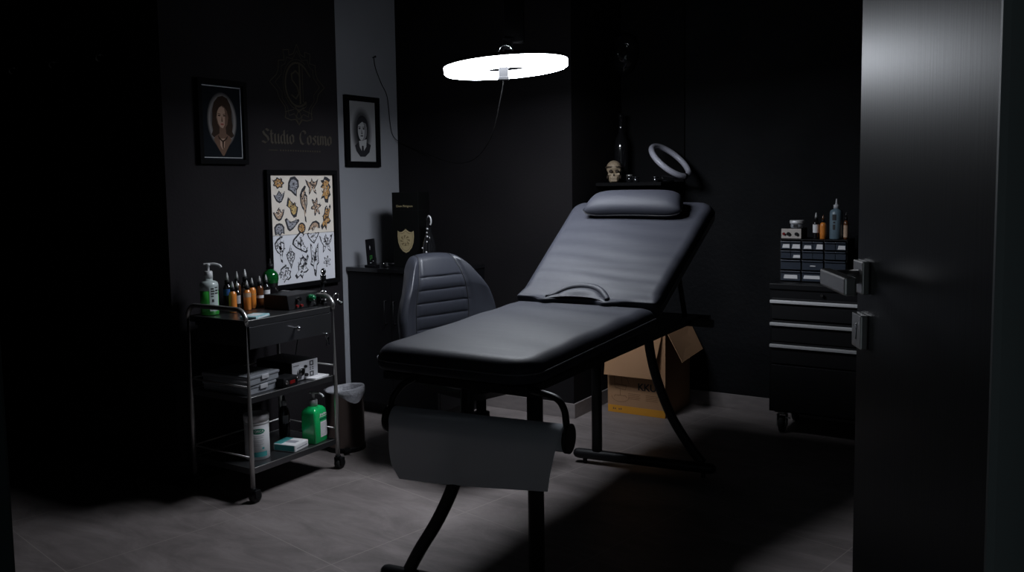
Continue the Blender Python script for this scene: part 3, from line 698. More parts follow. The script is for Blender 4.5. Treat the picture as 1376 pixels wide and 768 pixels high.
b.loft(rings, 0, False, False, False, True); obj('hanging_sheet', b, 'paper_roll', pr)

# ------------------------------------------------------------------ chair
ch = thing('swivel_chair', 'black leather swivel chair with ribbed backrest behind the bed', 'chair', (-2.10, 3.05, 0), -1.8204)
b = B(); nu, nv = 36, 150; front = []; rear = []
for j in range(nv + 1):
    v_ = j / nv; fr, re_ = [], []
    for i in range(nu + 1):
        u = -1 + 2 * i / nu
        z = .46 + .455 * v_
        half = .272 - .015 * (v_ - .3) ** 2 - .10 * max(0, v_ - .45) ** 1.6 / .55 ** 1.6
        top = .915 - .020 * u * u - .05 * max(0, abs(u) - .62) ** 2 / .38 ** 2
        z = .46 + (top - .46) * v_
        x = u * half
        wrap = .115 * max(0, abs(u) - .45) ** 1.5 / .55 ** 1.5 * (1 - .55 * v_)
        y = -.262 + .010 * v_ - .055 * max(0, (v_ - .70) / .30) ** 1.5 + wrap
        puff = 0
        if abs(u) < .56:
            zz = (z - .585) / .0575
            e_ = min(1, (.56 - abs(u)) / .06)
            if z < .815: puff = .011 * abs(math.sin(PI * zz)) ** .22 * e_
            else: puff = .011 * min(1, (z - .815) / .010) ** .3 * e_
        else: puff = .012 * min(1, (abs(u) - .56) / .08) ** .5
        eg = min(1, (1 - abs(u)) / .10, (1 - v_) / .06 + .0); rnd_ = math.sqrt(max(0, 1 - (1 - max(0, eg)) ** 2))
        fr.append((x, y + puff * rnd_ - .028 * (1 - rnd_), z)); re_.append((x, y - .060 + .028 * (1 - rnd_), z))
    front.append(fr); rear.append(re_)
b.loft(front, 0, False, False, False, True); b.loft([list(reversed(r)) for r in rear], 0, False, False, False, True)
edge_f = [front[j][0] for j in range(nv + 1)] + front[nv][1:] + [front[j][nu] for j in range(nv - 1, -1, -1)]
edge_r = [rear[j][0] for j in range(nv + 1)] + rear[nv][1:] + [rear[j][nu] for j in range(nv - 1, -1, -1)]
b.loft([edge_f, edge_r], 0, False, False, False, True); b.loft([front[0], rear[0]], 0, False, False, False, False)
bmesh.ops.remove_doubles(b.bm, verts=b.bm.verts[:], dist=.0003)
cbk = obj('backrest', b, 'leather2', ch)
b = B()
for s_ in (-1, 1):
    pts = []
    for j in range(0, nv + 1, 2):
        i = int(round((s_ * .56 + 1) / 2 * nu)); p = front[j][i]; pts.append((p[0], p[1] + .002, p[2]))
    b.tube(pts, .0022, 6)
obj('seam', b, 'seam', cbk)
b = B(); pad(b, lambda t_: .25 - .01 * t_, lambda u: 0, lambda u: 0, .47, .10, .04, lambda x, y, h: (x, y - .26, .500 + h), (.09, .1), lambda x, y, d: .01 * (1 - math.exp(-d / .06)), 30, 30); obj('seat', b, 'leather2', ch)
b = B(); so2 = dens(rounded([(-.215, -.22), (.215, -.22), (.205, .18), (-.205, .18)], [.08] * 4))
b.loft([[(p.x * .75, p.y * .75, .335) for p in so2], [(p.x, p.y, .375) for p in so2], [(p.x, p.y, .402) for p in so2]], smooth=False)
b.box(-.06, .06, -.30, -.05, .345, .375, .01); b.box(-.05, .05, -.335, -.300, .345, .62, .008); obj('seat_pan', b, 'plastic_black', ch)
b = B(); b.lathe([(.036, .11), (.036, .24), (.022, .24), (.022, .34)], (0, 0, 0), 20); obj('gas_column', b, 'plastic_black', ch)
b = B(); b.lathe([(.05, .075), (.05, .12), (.036, .13)], (0, 0, 0), 20)
off = math.radians(68)
cast = []
for k in range(5):
    a = off + 2 * PI * k / 5 ; d = Vector((math.cos(a), math.sin(a), 0)); n_ = Vector((-d.y, d.x, 0)); rings = []
    for q in range(7):
        r_ = .03 + .25 * q / 6; w_ = .026 - .010 * q / 6; zt_ = .118 - .035 * q / 6; zb_ = .078 - .008 * q / 6
        c_ = d * r_; rings.append([c_ - n_ * w_ + Vector((0, 0, zb_)), c_ + n_ * w_ + Vector((0, 0, zb_)), c_ + n_ * w_ * .7 + Vector((0, 0, zt_)), c_ - n_ * w_ * .7 + Vector((0, 0, zt_))])
    b.loft(rings, smooth=False); cast.append((d * .276, a))
obj('star_base', b, 'plastic_black', ch)
for c_, a in cast:
    d = Vector((math.cos(a + .9), math.sin(a + .9), 0))
    b = B(); b.rod(c_ + Vector((0, 0, .045)), c_ + Vector((0, 0, .078)), .008, 10); b.box(-.006, .006, -.018, .018, .028, .058, .003, 0, Matrix.Translation(c_) @ Matrix.Rotation(a + .9, 4, 'Z'))
    cs = obj('caster', b, 'plastic_black', ch)
    b = B()
    for s_ in (-1, 1):
        T = Matrix.Translation(c_ + d * s_ * .016 + Vector((0, 0, .0265))) @ Matrix.Rotation(a + .9, 4, 'Z') @ Matrix.Rotation(PI / 2, 4, 'Y')
        b.lathe([(.020, -.0095), (.0262, -.007), (.0262, .007), (.020, .0095)], (0, 0, 0), 22, 0, True, True, T)
        b.tube([T @ Vector((.018 * math.cos(2 * PI * k / 20), .018 * math.sin(2 * PI * k / 20), s_ * .0098)) for k in range(20)], .0014, 6, 1, True)
    obj('wheel', b, ['rubber', 'steel'], cs)

# ------------------------------------------------------------------ trolley
tr = thing('trolley', 'steel three tier trolley on casters beside the dark wall', 'trolley', (-2.7975, 2.475, 0))
hx, hy = .1725, .235
b = B()
def arch(y):
    r = .05; p = [(-hx, y, .058), (-hx, y, .30), (-hx, y, .712)] + arc((-hx + r, y, .755 - r), r, PI, PI / 2, 8, (1, 0, 0), (0, 0, 1)) + arc((hx - r, y, .755 - r), r, PI / 2, 0, 8, (1, 0, 0), (0, 0, 1)) + [(hx, y, .712), (hx, y, .30), (hx, y, .058)]
    return p
for y in (-hy, hy):
    b = B(); b.tube(arch(y), .0095, 14); obj('post_hoop', b, 'steel', tr)
for z in (.71, .410, .131):
    b = B()
    b.box(-hx + .008, hx - .008, -hy + .004, hy - .004, z - .0022, z, .0006)
    for x in (-hx + .006, hx - .008): b.box(x, x + .002, -hy + .004, hy - .004, z - .022, z + .0015, .0006)
    for y in (-hy + .003, hy - .005): b.box(-hx + .006, hx - .006, y, y + .002, z - .022, z + .0015, .0006)
    tray = obj('tray', b, 'steel_dark', tr)
    b = B(); b.tube([(hx - .007, -hy + .006, z + .001), (hx - .007, hy - .006, z + .001), (-hx + .007, hy - .006, z + .001), (-hx + .007, -hy + .006, z + .001)], .0018, 6, closed=True); obj('rim', b, 'steel', tray, label='brighter steel edge tube for the tray highlight')  # tube added in lighter steel to put a highlight along the tray edge
for z in (.455, .178):
    b = B(); b.tube([(hx, hy, z)] + [(-hx + .01, hy, z), (-hx, hy - .01, z), (-hx, -hy + .01, z), (-hx + .01, -hy, z), (hx, -hy, z)], .0036, 8); obj('guard_rail', b, 'steel', tr)
b = B(); b.box(-hx + .03, hx - .004, -hy + .022, hy - .022, .606, .680, .001); dr = obj('drawer', b, 'steel_dark', tr)
b = B(); b.box(hx - .005, hx - .001, -hy + .014, hy - .014, .600, .686, .0015); obj('drawer_front', b, 'steel_dark', dr)
b = B(); b.rod((hx - .002, .012, .650), (hx + .014, .012, .650), .004, 10); b.ball((hx + .021, .012, .650), .0105); obj('knob', b, 'chrome', dr, label='chrome ball knob')
for y in (-hy + .018, hy - .021): b = B(); b.box(-hx + .02, hx - .005, y, y + .003, .672, .690); obj('drawer_runner', b, 'steel_dark', tr)
for x in (-hx, hx):
    for y in (-hy, hy):
        b = B(); b.lathe([(.012, .050), (.012, .060)], (x, y, 0), 12); b.box(x - .019, x + .019, y - .006, y + .022, .036, .051, .004)
        for s_ in (-1, 1): b.box(x + s_ * .018 - .0015, x + s_ * .018 + .0015, y - .004, y + .022, .018, .050, .001)
        cs = obj('caster', b, 'plastic_black', tr)
        b = B(); b.lathe([(.018, -.014), (.0235, -.011), (.0235, .011), (.018, .014)], (0, 0, 0), 20, 0, True, True, Matrix.Translation((x, y + .010, .0237)) @ Matrix.Rotation(PI / 2, 4, 'Y'))
        obj('wheel', b, 'rubber', cs)
ZT1, ZT2, ZT3 = .7103, .4103, .1313

# --- bottles: pump bottle, ink bottles
def pump_head(b, z, r, nozz, mi=0):
    b.lathe([(r, z), (r, z + .028), (r * .8, z + .031), (.0055, z + .031), (.0055, z + .052), (.009, z + .053), (.009, z + .060), (.004, z + .062)], (0, 0, 0), 20, mi)
    b.tube(bez([(-.018, 0, z + .058), (.0, 0, z + .059), (.026, 0, z + .059), (.045, 0, z + .052), (.050, 0, z + .044)], 5), [.0045] * 21, 8, mi)
t = thing('soap_bottle', 'clear pump bottle half full of green soap on the trolley top', 'bottle', (-2.915, 2.305, ZT1), .75)
b = B(); b.lathe([(.030, 0), (.036, .003), (.036, .100)], (0, 0, 0), 28, 0, True, True); obj('liquid', b, 'soap_green', t, label='green liquid soap')
b = B(); b.lathe([(.0365, .100), (.0365, .122), (.034, .131), (.026, .137), (.016, .139), (.016, .150)], (0, 0, 0), 28); obj('bottle', b, 'soap_clear', t, label='milky empty upper half')
b = B(); pump_head(b, .147, .0165, .05); obj('pump', b, 'white_plastic', t, label='white pump head')
b = B()
def curved_patch(b, r, a0, a1, z0, z1, mi=0, n=8):
    b.loft([[(r * math.cos(a0 + (a1 - a0) * i / n), r * math.sin(a0 + (a1 - a0) * i / n), z) for i in range(n + 1)] for z in (z0, z1)], mi, False, False, False, True)
def text_round(b, txt, size, r, a, z, mi=0, depth=.0003, sx=1):
    """lettering wrapped round a cylinder about z, centred at angle a"""
    t2 = B(); text_bm(t2, txt, size, (0, 0, 0), (1, 0, 0), (0, 1, 0), depth, mi, sx=sx)
    for v in t2.bm.verts:
        x, y, zz = v.co; an = a + x / r; v.co = Vector(((r + .0002 + zz) * math.cos(an), (r + .0002 + zz) * math.sin(an), z + y))
    b.join(t2.bm, mi)
AV = -1.25     # towards the camera in the bottle's own frame
curved_patch(b, .0368, AV - .15, AV + 1.0, .018, .118, 0)
for k, (w0, w1, z, hh) in enumerate([(0, .35, .108, .006), (.45, .85, .112, .005), (0, .42, .098, .006), (.5, .9, .100, .007), (.0, .38, .088, .006), (.45, .92, .089, .006), (0, .30, .078, .005), (.08, .33, .060, .012), (.08, .30, .040, .008), (0, .45, .026, .004), (.5, .9, .024, .003)]):
    curved_patch(b, .0371, AV + w0, AV + w1, z - hh / 2, z + hh / 2, 1, 4)
obj('label', b, ['soap_clear', 'ink'], t, label='pale label with dark print')

INK = []
def ink_bottle(label, x, y, body, band, h=.095, r=.0145, tipm='tip', bandh=(.25, .75), cap='plastic_black', rz=.6, z=ZT1, group='ink bottles on the trolley top'):
    if z != ZT1: group = 'ink bottles on the organiser'
    t = thing('ink_bottle', label, 'ink bottle', (x, y, z), rz, group)
    b = B(); b.lathe([(r * .85, 0), (r, .003), (r, h * .80), (r * .8, h * .9), (r * .5, h * .94), (r * .5, h)], (0, 0, 0), 20); obj('bottle', b, body, t)
    if band:
        b = B(); b.lathe([(r + .0003, h * bandh[0]), (r + .0003, h * bandh[1])], (0, 0, 0), 20, 0, True, False); obj('label', b, band, t)
    b = B(); b.lathe([(r * .62, h * .95), (r * .62, h * 1.09), (r * .35, h * 1.11)], (0, 0, 0), 14); obj('cap_ring', b, cap, t)
    b = B(); b.lathe([(r * .45, h * 1.10), (r * .36, h * 1.22), (r * .13, h * 1.36), (r * .1, h * 1.37)], (0, 0, 0), 12); obj('nozzle', b, tipm, t)
    return t
ink_bottle('orange ink bottle at the left end of the front row on the trolley', -2.872, 2.386, 'ink_orange', 'ink_orange', .094, .0155)
ink_bottle('small black ink bottle with grey print, second in the front row on the trolley', -2.893, 2.427, 'ink_dark', 'power_grey', .092, .013, bandh=(.35, .72))
ink_bottle('orange ink bottle with pale banded label, third in the front row on the trolley', -2.878, 2.466, 'ink_orange', 'p_tan', .092, .0155, bandh=(.60, .80))
ink_bottle('amber ink bottle with white nozzle, fourth in the front row on the trolley', -2.902, 2.514, 'ink_orange', 'p_orange', .095, .016, bandh=(.62, .66))
ink_bottle('brown ink bottle with white band, beside the amber bottle on the trolley', -2.910, 2.563, 'ink_brown_glass', 'label', .097, .0155, bandh=(.40, .52))
ink_bottle('black ink bottle with white label, right end of the front row on the trolley', -2.918, 2.606, 'ink_dark', 'label', .098, .016, bandh=(.52, .70))
ink_bottle('tall blue labelled ink bottle behind the front row, next to the soap', -2.950, 2.425, 'ink_dark', 'ink_blue', .116, .017, bandh=(.55, .78))
ink_bottle('tall dark red ink bottle with grey tip in the back row', -2.952, 2.478, 'ink_brown_glass', None, .116, .0155)
ink_bottle('tall black ink bottle with broad white tip and olive label in the back row', -2.952, 2.521, 'ink_dark', 'p_grey', .120, .017, tipm='white_plastic', bandh=(.50, .70))

t = thing('green_bottle', 'round shouldered green glass bottle with black nozzle on the trolley top', 'bottle', (-2.940, 2.652, ZT1))
b = B(); b.lathe([(.028, 0), (.030, .004), (.031, .085), (.033, .096), (.036, .112), (.035, .128), (.027, .142), (.015, .150), (.013, .158)], (0, 0, 0), 32); obj('bottle', b, 'bottle_green', t)
b = B(); b.lathe([(.0306, .003), (.0316, .086), (.0332, .093)], (0, 0, 0), 32, 0, True, False); obj('label', b, 'ink_dark', t, label='black label round the lower half')
b = B(); b.lathe([(.015, .156), (.015, .172), (.010, .176), (.006, .178), (.005, .192), (.003, .200)], (0, 0, 0), 16); obj('nozzle', b, 'plastic_black', t)

t = thing('wipes_pack', 'pale teal flat packet lying on the trolley top', 'packet', (-2.685, 2.335, ZT1), .32)
b = B(); b.box(-.036, .036, -.052, .052, 0, .011, .003); obj('pack', b, 'teal_pale', t)
b = B(); b.box(-.022, .02, -.03, .03, .0109, .0116, .0002); b.box(.0355, .0364, -.04, .04, .003, .007); obj('label', b, 'label', t)

t = thing('power_supply', 'black power supply box with green knob on the trolley top', 'power supply', (-2.765, 2.628, ZT1))
b = B(); b.loft([[(-.09, -.093, 0), (.060, -.093, 0), (.060, .093, 0), (-.09, .093, 0)], [(-.09, -.093, .058), (.048, -.093, .062), (.048, .093, .062), (-.09, .093, .058)]], smooth=False); obj('case', b, 'plastic_black', t, bevel=.003)
def front(b, y, z, r, l, mi=0):
    b.rod((.050, y, z), (.060 + l, y, z), r, 16, mi)
b = B(); front(b, .030, .040, .015, .012); b.ball((.073, .030, .040), .0145); obj('dial', b, 'green_knob', t, label='glossy green dial')
b = B(); front(b, -.040, .042, .0085, .012); obj('switch', b, 'chrome', t, label='chrome switch')
for y in (-.05, -.025):
    b = B(); front(b, y, .014, .0055, .008); obj('jack', b, 'red', t, label='red jack')
b = B(); front(b, .055, .012, .005, .008); obj('socket', b, 'chrome', t)

t = thing('tattoo_machine', 'black and chrome coil tattoo machine clipped at the rear handle of the trolley', 'tattoo machine', (-2.705, 2.7115, ZT1), -.3)
b = B(); b.box(-.018, .016, .010, .030, .0, .012, .003); b.box(-.012, -.004, .012, .028, .01, .105, .002); b.box(-.014, .018, .012, .028, .095, .104, .002); obj('machine_frame', b, 'plastic_black', t)
for x in (-.0, .0125):
    b = B(); b.lathe([(.0075, .020), (.0075, .024), (.0062, .025), (.0062, .056), (.0075, .057), (.0075, .061)], (x, .020, 0), 16); obj('coil', b, 'chrome', t)
b = B(); b.lathe([(.006, .104), (.011, .110), (.011, .128), (.0075, .134)], (.004, .020, 0), 18); b.ball((.004, .020, .146), .0125, 0, 2, (1, .9, 1.15)); obj('grip', b, 'gloss_black', t)
b = B(); b.rod((.004, .009, .112), (.004, .009, .132), .004, 10); b.rod((.012, .011, .138), (.010, .009, .152), .004, 10); b.rod((-.01, .006, .02), (.014, .006, .028), .003, 8); obj('needle_bar', b, 'chrome', t, label='chrome bars')
b = B(); b.tube(arc((.004, .012, .049), .0125, -.5, PI + .5, 14, (0, 1, 0), (0, 0, 1)), .002, 8); obj('clip', b, 'steel', t)

t = thing('clip_cord', 'chrome clip with round end hanging outside the rear trolley post', 'clip', (-2.622, 2.7195, .745))
b = B(); b.tube(bez([(-.003, -.009, .0), (-.003, .003, .016), (-.002, .018, .018), (0, .026, .008), (-.001, .022, -.004), (0, .012, -.012)], 6), .0028, 8); obj('hook', b, 'chrome', t)
b = B(); b.lathe([(.008, -.005), (.011, -.003), (.011, .003), (.008, .005)], (0, 0, 0), 18, 0, True, True, Matrix.Translation((.004, .026, -.022)) @ Matrix.Rotation(PI / 2, 4, 'Y') ); b.rod((.0, .016, -.010), (.003, .024, -.022), .003, 8); obj('clip_head', b, 'gloss_black', t)
b = B(); b.ball((.0105, .026, -.022), .0055); obj('rivet', b, 'chrome', t)

t = thing('key_bunch', 'small bunch of bright keys hanging in front of the trolley drawer', 'keys', (-2.620, 2.662, .600))
b = B(); b.tube(arc((.0, 0, -.006), .009, 0, 2 * PI, 18, (0, 1, 0), (0, 0, 1))[:-1], .0013, 6, closed=True); b.rod((-.006, 0, .004), (.002, 0, .002), .0016, 6); obj('ring', b, 'chrome', t)
for k, (y, a) in enumerate([(-.003, -.15), (.004, .12), (.0, .02)]):
    b = B(); T = Matrix.Translation((.0015 + .0016 * k, y, -.014)) @ Matrix.Rotation(a, 4, 'X'); b.lathe([(.006, -.0008), (.006, .0008)], (0, 0, 0), 14, 0, True, True, T @ Matrix.Translation((0, 0, -.004)) @ Matrix.Rotation(PI / 2, 4, 'Y')); b.box(-.0008, .0008, -.002, .002, -.036, -.008, .0003, 0, T); obj('key', b, 'chrome', t)

# --- middle shelf
for k, (x, y, rz, lab) in enumerate([(-2.795, 2.345, .04, 'frosted clear plastic case at the bottom of the pair on the middle shelf'), (-2.790, 2.342, .10, 'frosted clear plastic case stacked on another on the middle shelf')]):
    t = thing('plastic_case', lab, 'case', (x, y, ZT2 + k * .0385), rz, 'plastic cases on the middle shelf')
    b = B(); b.box(-.125, .125, -.082, .082, 0, .026, .004); obj('tub', b, 'clear_box', t)
    b = B(); b.box(-.128, .128, -.085, .085, .025, .037, .004); b.box(-.10, .10, -.06, .06, .0365, .0385, .001); lid = obj('lid', b, 'clear_box', t)
    b = B(); b.box(.1245, .131, -.02, .02, .016, .034, .002); obj('latch', b, 'grey_plastic', lid)
t = thing('power_supply', 'grey fronted power supply with square black marks on the middle shelf', 'power supply', (-2.775, 2.590, ZT2))
b = B(); b.box(-.12, .092, -.074, .074, .004, .082, .003); obj('case', b, 'plastic_black', t)
b = B(); b.box(.090, .0935, -.073, .073, .004, .081, .001); fp = obj('front_panel', b, 'power_grey', t, label='pale grey front panel')
b = B()
def pq(y0, y1, z0, z1): b.box(.0933, .0942, y0, y1, z0, z1)
for (c, d) in ((.066, 1), (.021, 1)):
    pq(.026, .031, c - .008, c + .008); pq(.043, .048, c - .008, c + .008); pq(.026, .048, c + .006, c + .010); pq(.026, .048, c - .010, c - .006)
pq(.026, .033, .038, .042); pq(.041, .048, .038, .042); pq(.026, .033, .046, .050); pq(.041, .048, .046, .050)
obj('marks', b, 'ink', fp)
b = B(); pq(-.066, -.035, .066, .069); obj('printed_line', b, 'ink', fp)
b = B(); b.rod((.092, -.028, .040), (.106, -.028, .040), .016, 18); b.rod((.106, -.028, .040), (.110, -.028, .040), .011, 16); obj('dial', b, 'chrome', fp)
b = B(); b.rod((.092, .002, .022), (.104, .002, .022), .007, 14); b.rod((.092, .0, .058), (.102, .0, .058), .006, 14); obj('socket', b, 'plastic_black', fp)
t = thing('battery_pack', 'small black device with red display in front of the power supply', 'device', (-2.658, 2.463, ZT2), .12)
b = B(); b.box(-.05, .02, -.042, .050, 0, .042, .008); obj('body', b, 'plastic_black', t)
b = B(); b.box(.0195, .0212, -.004, .028, .012, .026, .001); obj('display', b, 'red', t, label='small red display')
b = B(); b.rod((.018, -.026, .024), (.028, -.026, .024), .008, 14); obj('knob', b, 'chrome', t)
b = B(); b.rod((.018, .040, .030), (.026, .040, .030), .005, 12); obj('knob', b, 'chrome', t)
t = thing('white_card', 'white folded card lying at the right end of the middle shelf', 'card', (-2.668, 2.645, ZT2), .15)
b = B(); b.box(-.036, .028, -.048, .048, 0, .004, .0012); b.box(-.034, .028, -.046, .046, .0045, .0075, .001, 0, Matrix.Rotation(.012, 4, 'X')); obj('card', b, 'label', t)
cb = B(); cb.tube(bez([(-2.80, 2.678, ZT2 + .003), (-2.84, 2.69, .46), (-2.83, 2.688, .52), (-2.81, 2.684, .58), (-2.80, 2.682, .615)], 8), .0028, 8); o = obj('device_cable', cb, 'rubber'); tag(o, 'black lead hanging down behind the trolley drawer to the middle shelf', 'cable')

# --- bottom shelf
t = thing('wipes_canister', 'white round wipes canister with green oval logo on the bottom shelf', 'canister', (-2.732, 2.362, ZT3))
b = B(); b.lathe([(.046, 0), (.049, .003), (.049, .140), (.046, .143)], (0, 0, 0), 36); can = obj('canister', b, 'white_plastic', t)
b = B(); b.lathe([(.047, .143), (.0495, .145), (.0495, .150), (.0475, .152), (.0475, .156), (.0505, .157), (.0505, .178), (.048, .182), (.030, .182), (.028, .179)], (0, 0, 0), 36); obj('lid', b, 'white_plastic', t)
b = B(); AVc = -.62
tb = B()
for q in blob(0, 0, .030, .0115, 26): pass
for i in range(12):
    x0, x1 = -.030 + .005 * i, -.025 + .005 * i
    h0, h1 = .0115 * math.sqrt(max(0, 1 - (x0 / .03) ** 2)), .0115 * math.sqrt(max(0, 1 - (x1 / .03) ** 2)); r = .0493
    P3 = lambda x, z: (r * math.cos(AVc + x / r), r * math.sin(AVc + x / r), .118 + z)
    b.f([b.v(p) for p in (P3(x0, -h0), P3(x1, -h1), P3(x1, h1), P3(x0, h0))] if h0 > 0 and h1 > 0 else ([b.v(p) for p in (P3(x0, 0), P3(x1, -h1), P3(x1, h1))] if h1 > 0 else [b.v(p) for p in (P3(x0, -h0), P3(x1, 0), P3(x0, h0))]), 0, True)
text_round(b, 'TORCA', .014, .0494, AVc, .118, 1)
for k, (a0, a1, z) in enumerate([(-.5, .5, .098), (-.45, .42, .091), (-.52, .5, .080), (-.5, .38, .073), (-.5, .45, .064), (-.5, .2, .058)]): curved_patch(b, .0493, AVc + a0, AVc + a1, z, z + .0022, 2)
curved_patch(b, .0493, AVc - .75, AVc + .75, .014, .034, 3, 12); curved_patch(b, .0493, AVc + .3, AVc + .5, .044, .052, 3)
obj('label', b, ['green_print', 'label', 'grey_plastic', 'teal'], can, recalc=False, label='green oval logo with white letters and a teal band')

t = thing('carton', 'flat white and teal carton lying on the bottom shelf', 'carton', (-2.700, 2.512, ZT3), .22)
b = B(); b.box(-.055, .050, -.045, .055, 0, .030, .005); obj('carton', b, 'label', t)
b = B(); b.box(-.05, .046, -.0456, -.0450, .004, .027); b.box(-.055, -.02, -.04, .05, .0298, .0304); obj('side_print', b, 'teal', t, label='teal printed side')
b = B(); b.box(-.02, .03, -.012, .018, .0299, .0306); b.box(.0498, .0505, -.03, .045, .011, .015); obj('print', b, 'p_grey', t)

t = thing('spray_bottle', 'slim black bottle with white collar at the back of the bottom shelf', 'bottle', (-2.860, 2.628, ZT3))
b = B(); b.lathe([(.022, 0), (.024, .004), (.024, .105), (.020, .122), (.011, .134), (.010, .140)], (0, 0, 0), 26); obj('bottle', b, 'ink_dark', t)
b = B(); b.lathe([(.0115, .138), (.0115, .158), (.008, .160)], (0, 0, 0), 18); obj('collar', b, 'grey_plastic', t, label='pale grey collar')
b = B(); b.lathe([(.007, .158), (.006, .178), (.003, .182)], (0, 0, 0), 14); obj('nozzle', b, 'plastic_black', t)
b = B(); curved_patch(b, .0243, -1.0, .1, .062, .098); obj('label', b, 'power_grey', t, label='grey label')

t = thing('disinfectant_bottle', 'square green pump bottle with white label on the bottom shelf', 'bottle', (-2.690, 2.640, ZT3), .18)
b = B(); so = dens(rounded([(-.036, -.046), (.036, -.046), (.036, .046), (-.036, .046)], [.010] * 4), .02)
prof = [(0, .94), (.004, 1), (.128, 1), (.140, .93), (.150, .72), (.156, .42)]
b.loft([[(p.x * k, p.y * k, z) for p in so] for z, k in prof]); bt = obj('bottle', b, 'gel_green', t)
b = B(); pump_head(b, .153, .0165, .05); obj('pump', b, 'white_plastic', t, label='white pump head')
b = B(); b.box(.0358, .0366, -.006, .040, .022, .088, .0003, 0); b.box(.0358, .0366, -.010, .042, .096, .103, .0002, 1)
for k in range(9): b.box(.0364, .0369, -.002, .034, .030 + .006 * k, .0318 + .006 * k, 0, 2)
b.box(.0358, .0364, -.012, .042, .109, .1115, 0, 0); [b.box(.0358, .0366, -.008 + .0085 * k, -.002 + .0085 * k, .115 + .001 * (k % 2), .1245 - .0015 * (k % 3), 0, 0) for k in range(6)]
obj('label', b, ['label', 'gel_dark', 'grey_plastic'], bt, label='white label with fine print')

# ------------------------------------------------------------------ pedal bin
t = thing('pedal_bin', 'round brown steel waste bin with a white liner behind the trolley', 'bin', (-2.808, 2.955, 0))
b = B(); b.lathe([(.092, 0), (.092, .020), (.090, .022)], (0, 0, 0), 36); obj('base_ring', b, 'plastic_black', t)
b = B(); b.lathe([(.088, .020), (.089, .27), (.092, .272), (.092, .28), (.086, .28), (.084, .03)], (0, 0, 0), 40, 0, True, False); obj('body', b, 'steel_bin', t)
b = B(); rings = []
for z, dr_ in ((.262, .0915), (.272, .0945), (.284, .0945), (.289, .089), (.274, .084), (.18, .078)):
    rings.append([((dr_ + (.004 * math.sin(5 * a + z * 60) if z < .27 or z > .285 else 0)) * math.cos(a), (dr_ + .002 * math.sin(7 * a)) * math.sin(a), z + ((.019 - .050 * max(0, math.cos(a + .15)) ** 2 + .004 * math.sin(5 * a)) if z < .27 else (.008 - .012 * max(0, math.cos(a + .15)) if z < .28 else .010 * math.cos(a - .3)))) for a in [2 * PI * k / 48 for k in range(48)]])
b.loft(rings, 0, True, False, False, True); obj('bin_liner', b, 'bag', t, label='white plastic liner folded over the rim')
b = B(); b.box(.06, .125, -.014, .014, .012, .022, .004, 0, Matrix.Rotation(-.75, 4, 'Z')); obj('pedal', b, 'plastic_black', t)

# ------------------------------------------------------------------ cabinet in the recess and what stands on it
t = thing('low_cabinet', 'plain black cabinet standing in the grey recess behind the chair', 'cabinet', (-2.955, 3.68, 0))
CX0, CX1, CY0, CY1, CT = -.298, .30, -.205, .235, .790
b = B(); b.box(CX0 + .004, CX1 - .004, CY0 + .02, CY1, .06, CT - .022, .002); b.box(CX0 + .02, CX1 - .02, CY0 + .05, CY1 - .02, 0, .06); obj('carcass', b, 'plastic_black', t)
b = B(); b.box(CX0, CX1, CY0 - .01, CY1, CT - .022, CT, .002); obj('top', b, 'gloss_black', t)
for x0, x1, s_ in ((CX0 + .006, -.002, -1), (.002, CX1 - .006, 1)):
    b = B(); b.box(x0, x1, CY0 + .001, CY0 + .02, .064, CT - .026, .002); d = obj('door', b, 'plastic_black', t)
    b = B(); xk = -.03 if s_ < 0 else .03; b.tube([(xk, CY0 + .002, .62), (xk, CY0 - .018, .62), (xk, CY0 - .018, .50), (xk, CY0 + .002, .50)], .004, 8); obj('handle', b, 'plastic_black', d)
t = thing('gift_box', 'tall dark bottle box with a gold shield on the low cabinet', 'box', (-2.955, 3.66, .7902), .20)
b = B(); b.box(-.078, .078, -.065, .065, 0, .395, .002); bx = obj('carton', b, 'box_green', t)
b = B(); b.box(-.0785, .0785, -.0655, .0655, .300, .301); obj('lid_line', b, 'plastic_black', bx)
b = B()
sh = [(-.052, .060), (-.044, .054), (-.034, .052), (-.022, .055), (-.010, .062), (0, .070), (.010, .062), (.022, .055), (.034, .052), (.044, .054), (.052, .060)]
sh = sh + [(.054, .03), (.050, -.005), (.038, -.035), (.020, -.055), (0, -.064), (-.020, -.055), (-.038, -.035), (-.050, -.005), (-.054, .03)]
sh = [(p[0] * .90, p[1] * .95) for p in sh]
b.plate(list(reversed(sh)) if False else sh, (0, -.0652, .135), (1, 0, 0), (0, 0, 1), .0012, 0)
inn = [(p[0] * .86, p[1] * .86) for p in sh]; inn2 = [(p[0] * .81, p[1] * .81) for p in sh]
for i in range(len(inn)):
    j = (i + 1) % len(inn); b.f([b.v((p[0], -.0666, .135 + p[1])) for p in (inn[i], inn[j], inn2[j], inn2[i])], 1)
for k in range(8):
    a = 2 * PI * k / 8; b.poly([(.012 * math.cos(a + q) + .018 * math.cos(a) - .004, -.0667, .140 + .012 * math.sin(a + q) + .018 * math.sin(a)) for q in (-.5, .6, 2.6)], 1)
b.box(-.028, .028, -.0667, -.0664, .122, .1235, 0, 1); b.box(-.022, .022, -.0667, -.0664, .113, .1145, 0, 1)
obj('shield_emblem', b, ['gold', 'gold_line'], bx, label='gold shield emblem')
b = B(); text_bm(b, 'Dom Pérignon', .0165, (-.004, -.0652, .322), (1, 0, 0), (0, 0, 1), .0006, 0); obj('lettering', b, 'gold', bx, label='small gold lettering')
t = thing('phone', 'dark slim handset with small green lights leaning on the low cabinet', 'device', (-3.098, 3.50, .7902), .22)
T = Matrix.Rotation(-.13, 4, 'X') @ Matrix.Rotation(.10, 4, 'Y') @ Matrix.Rotation(-.24, 4, 'Y')
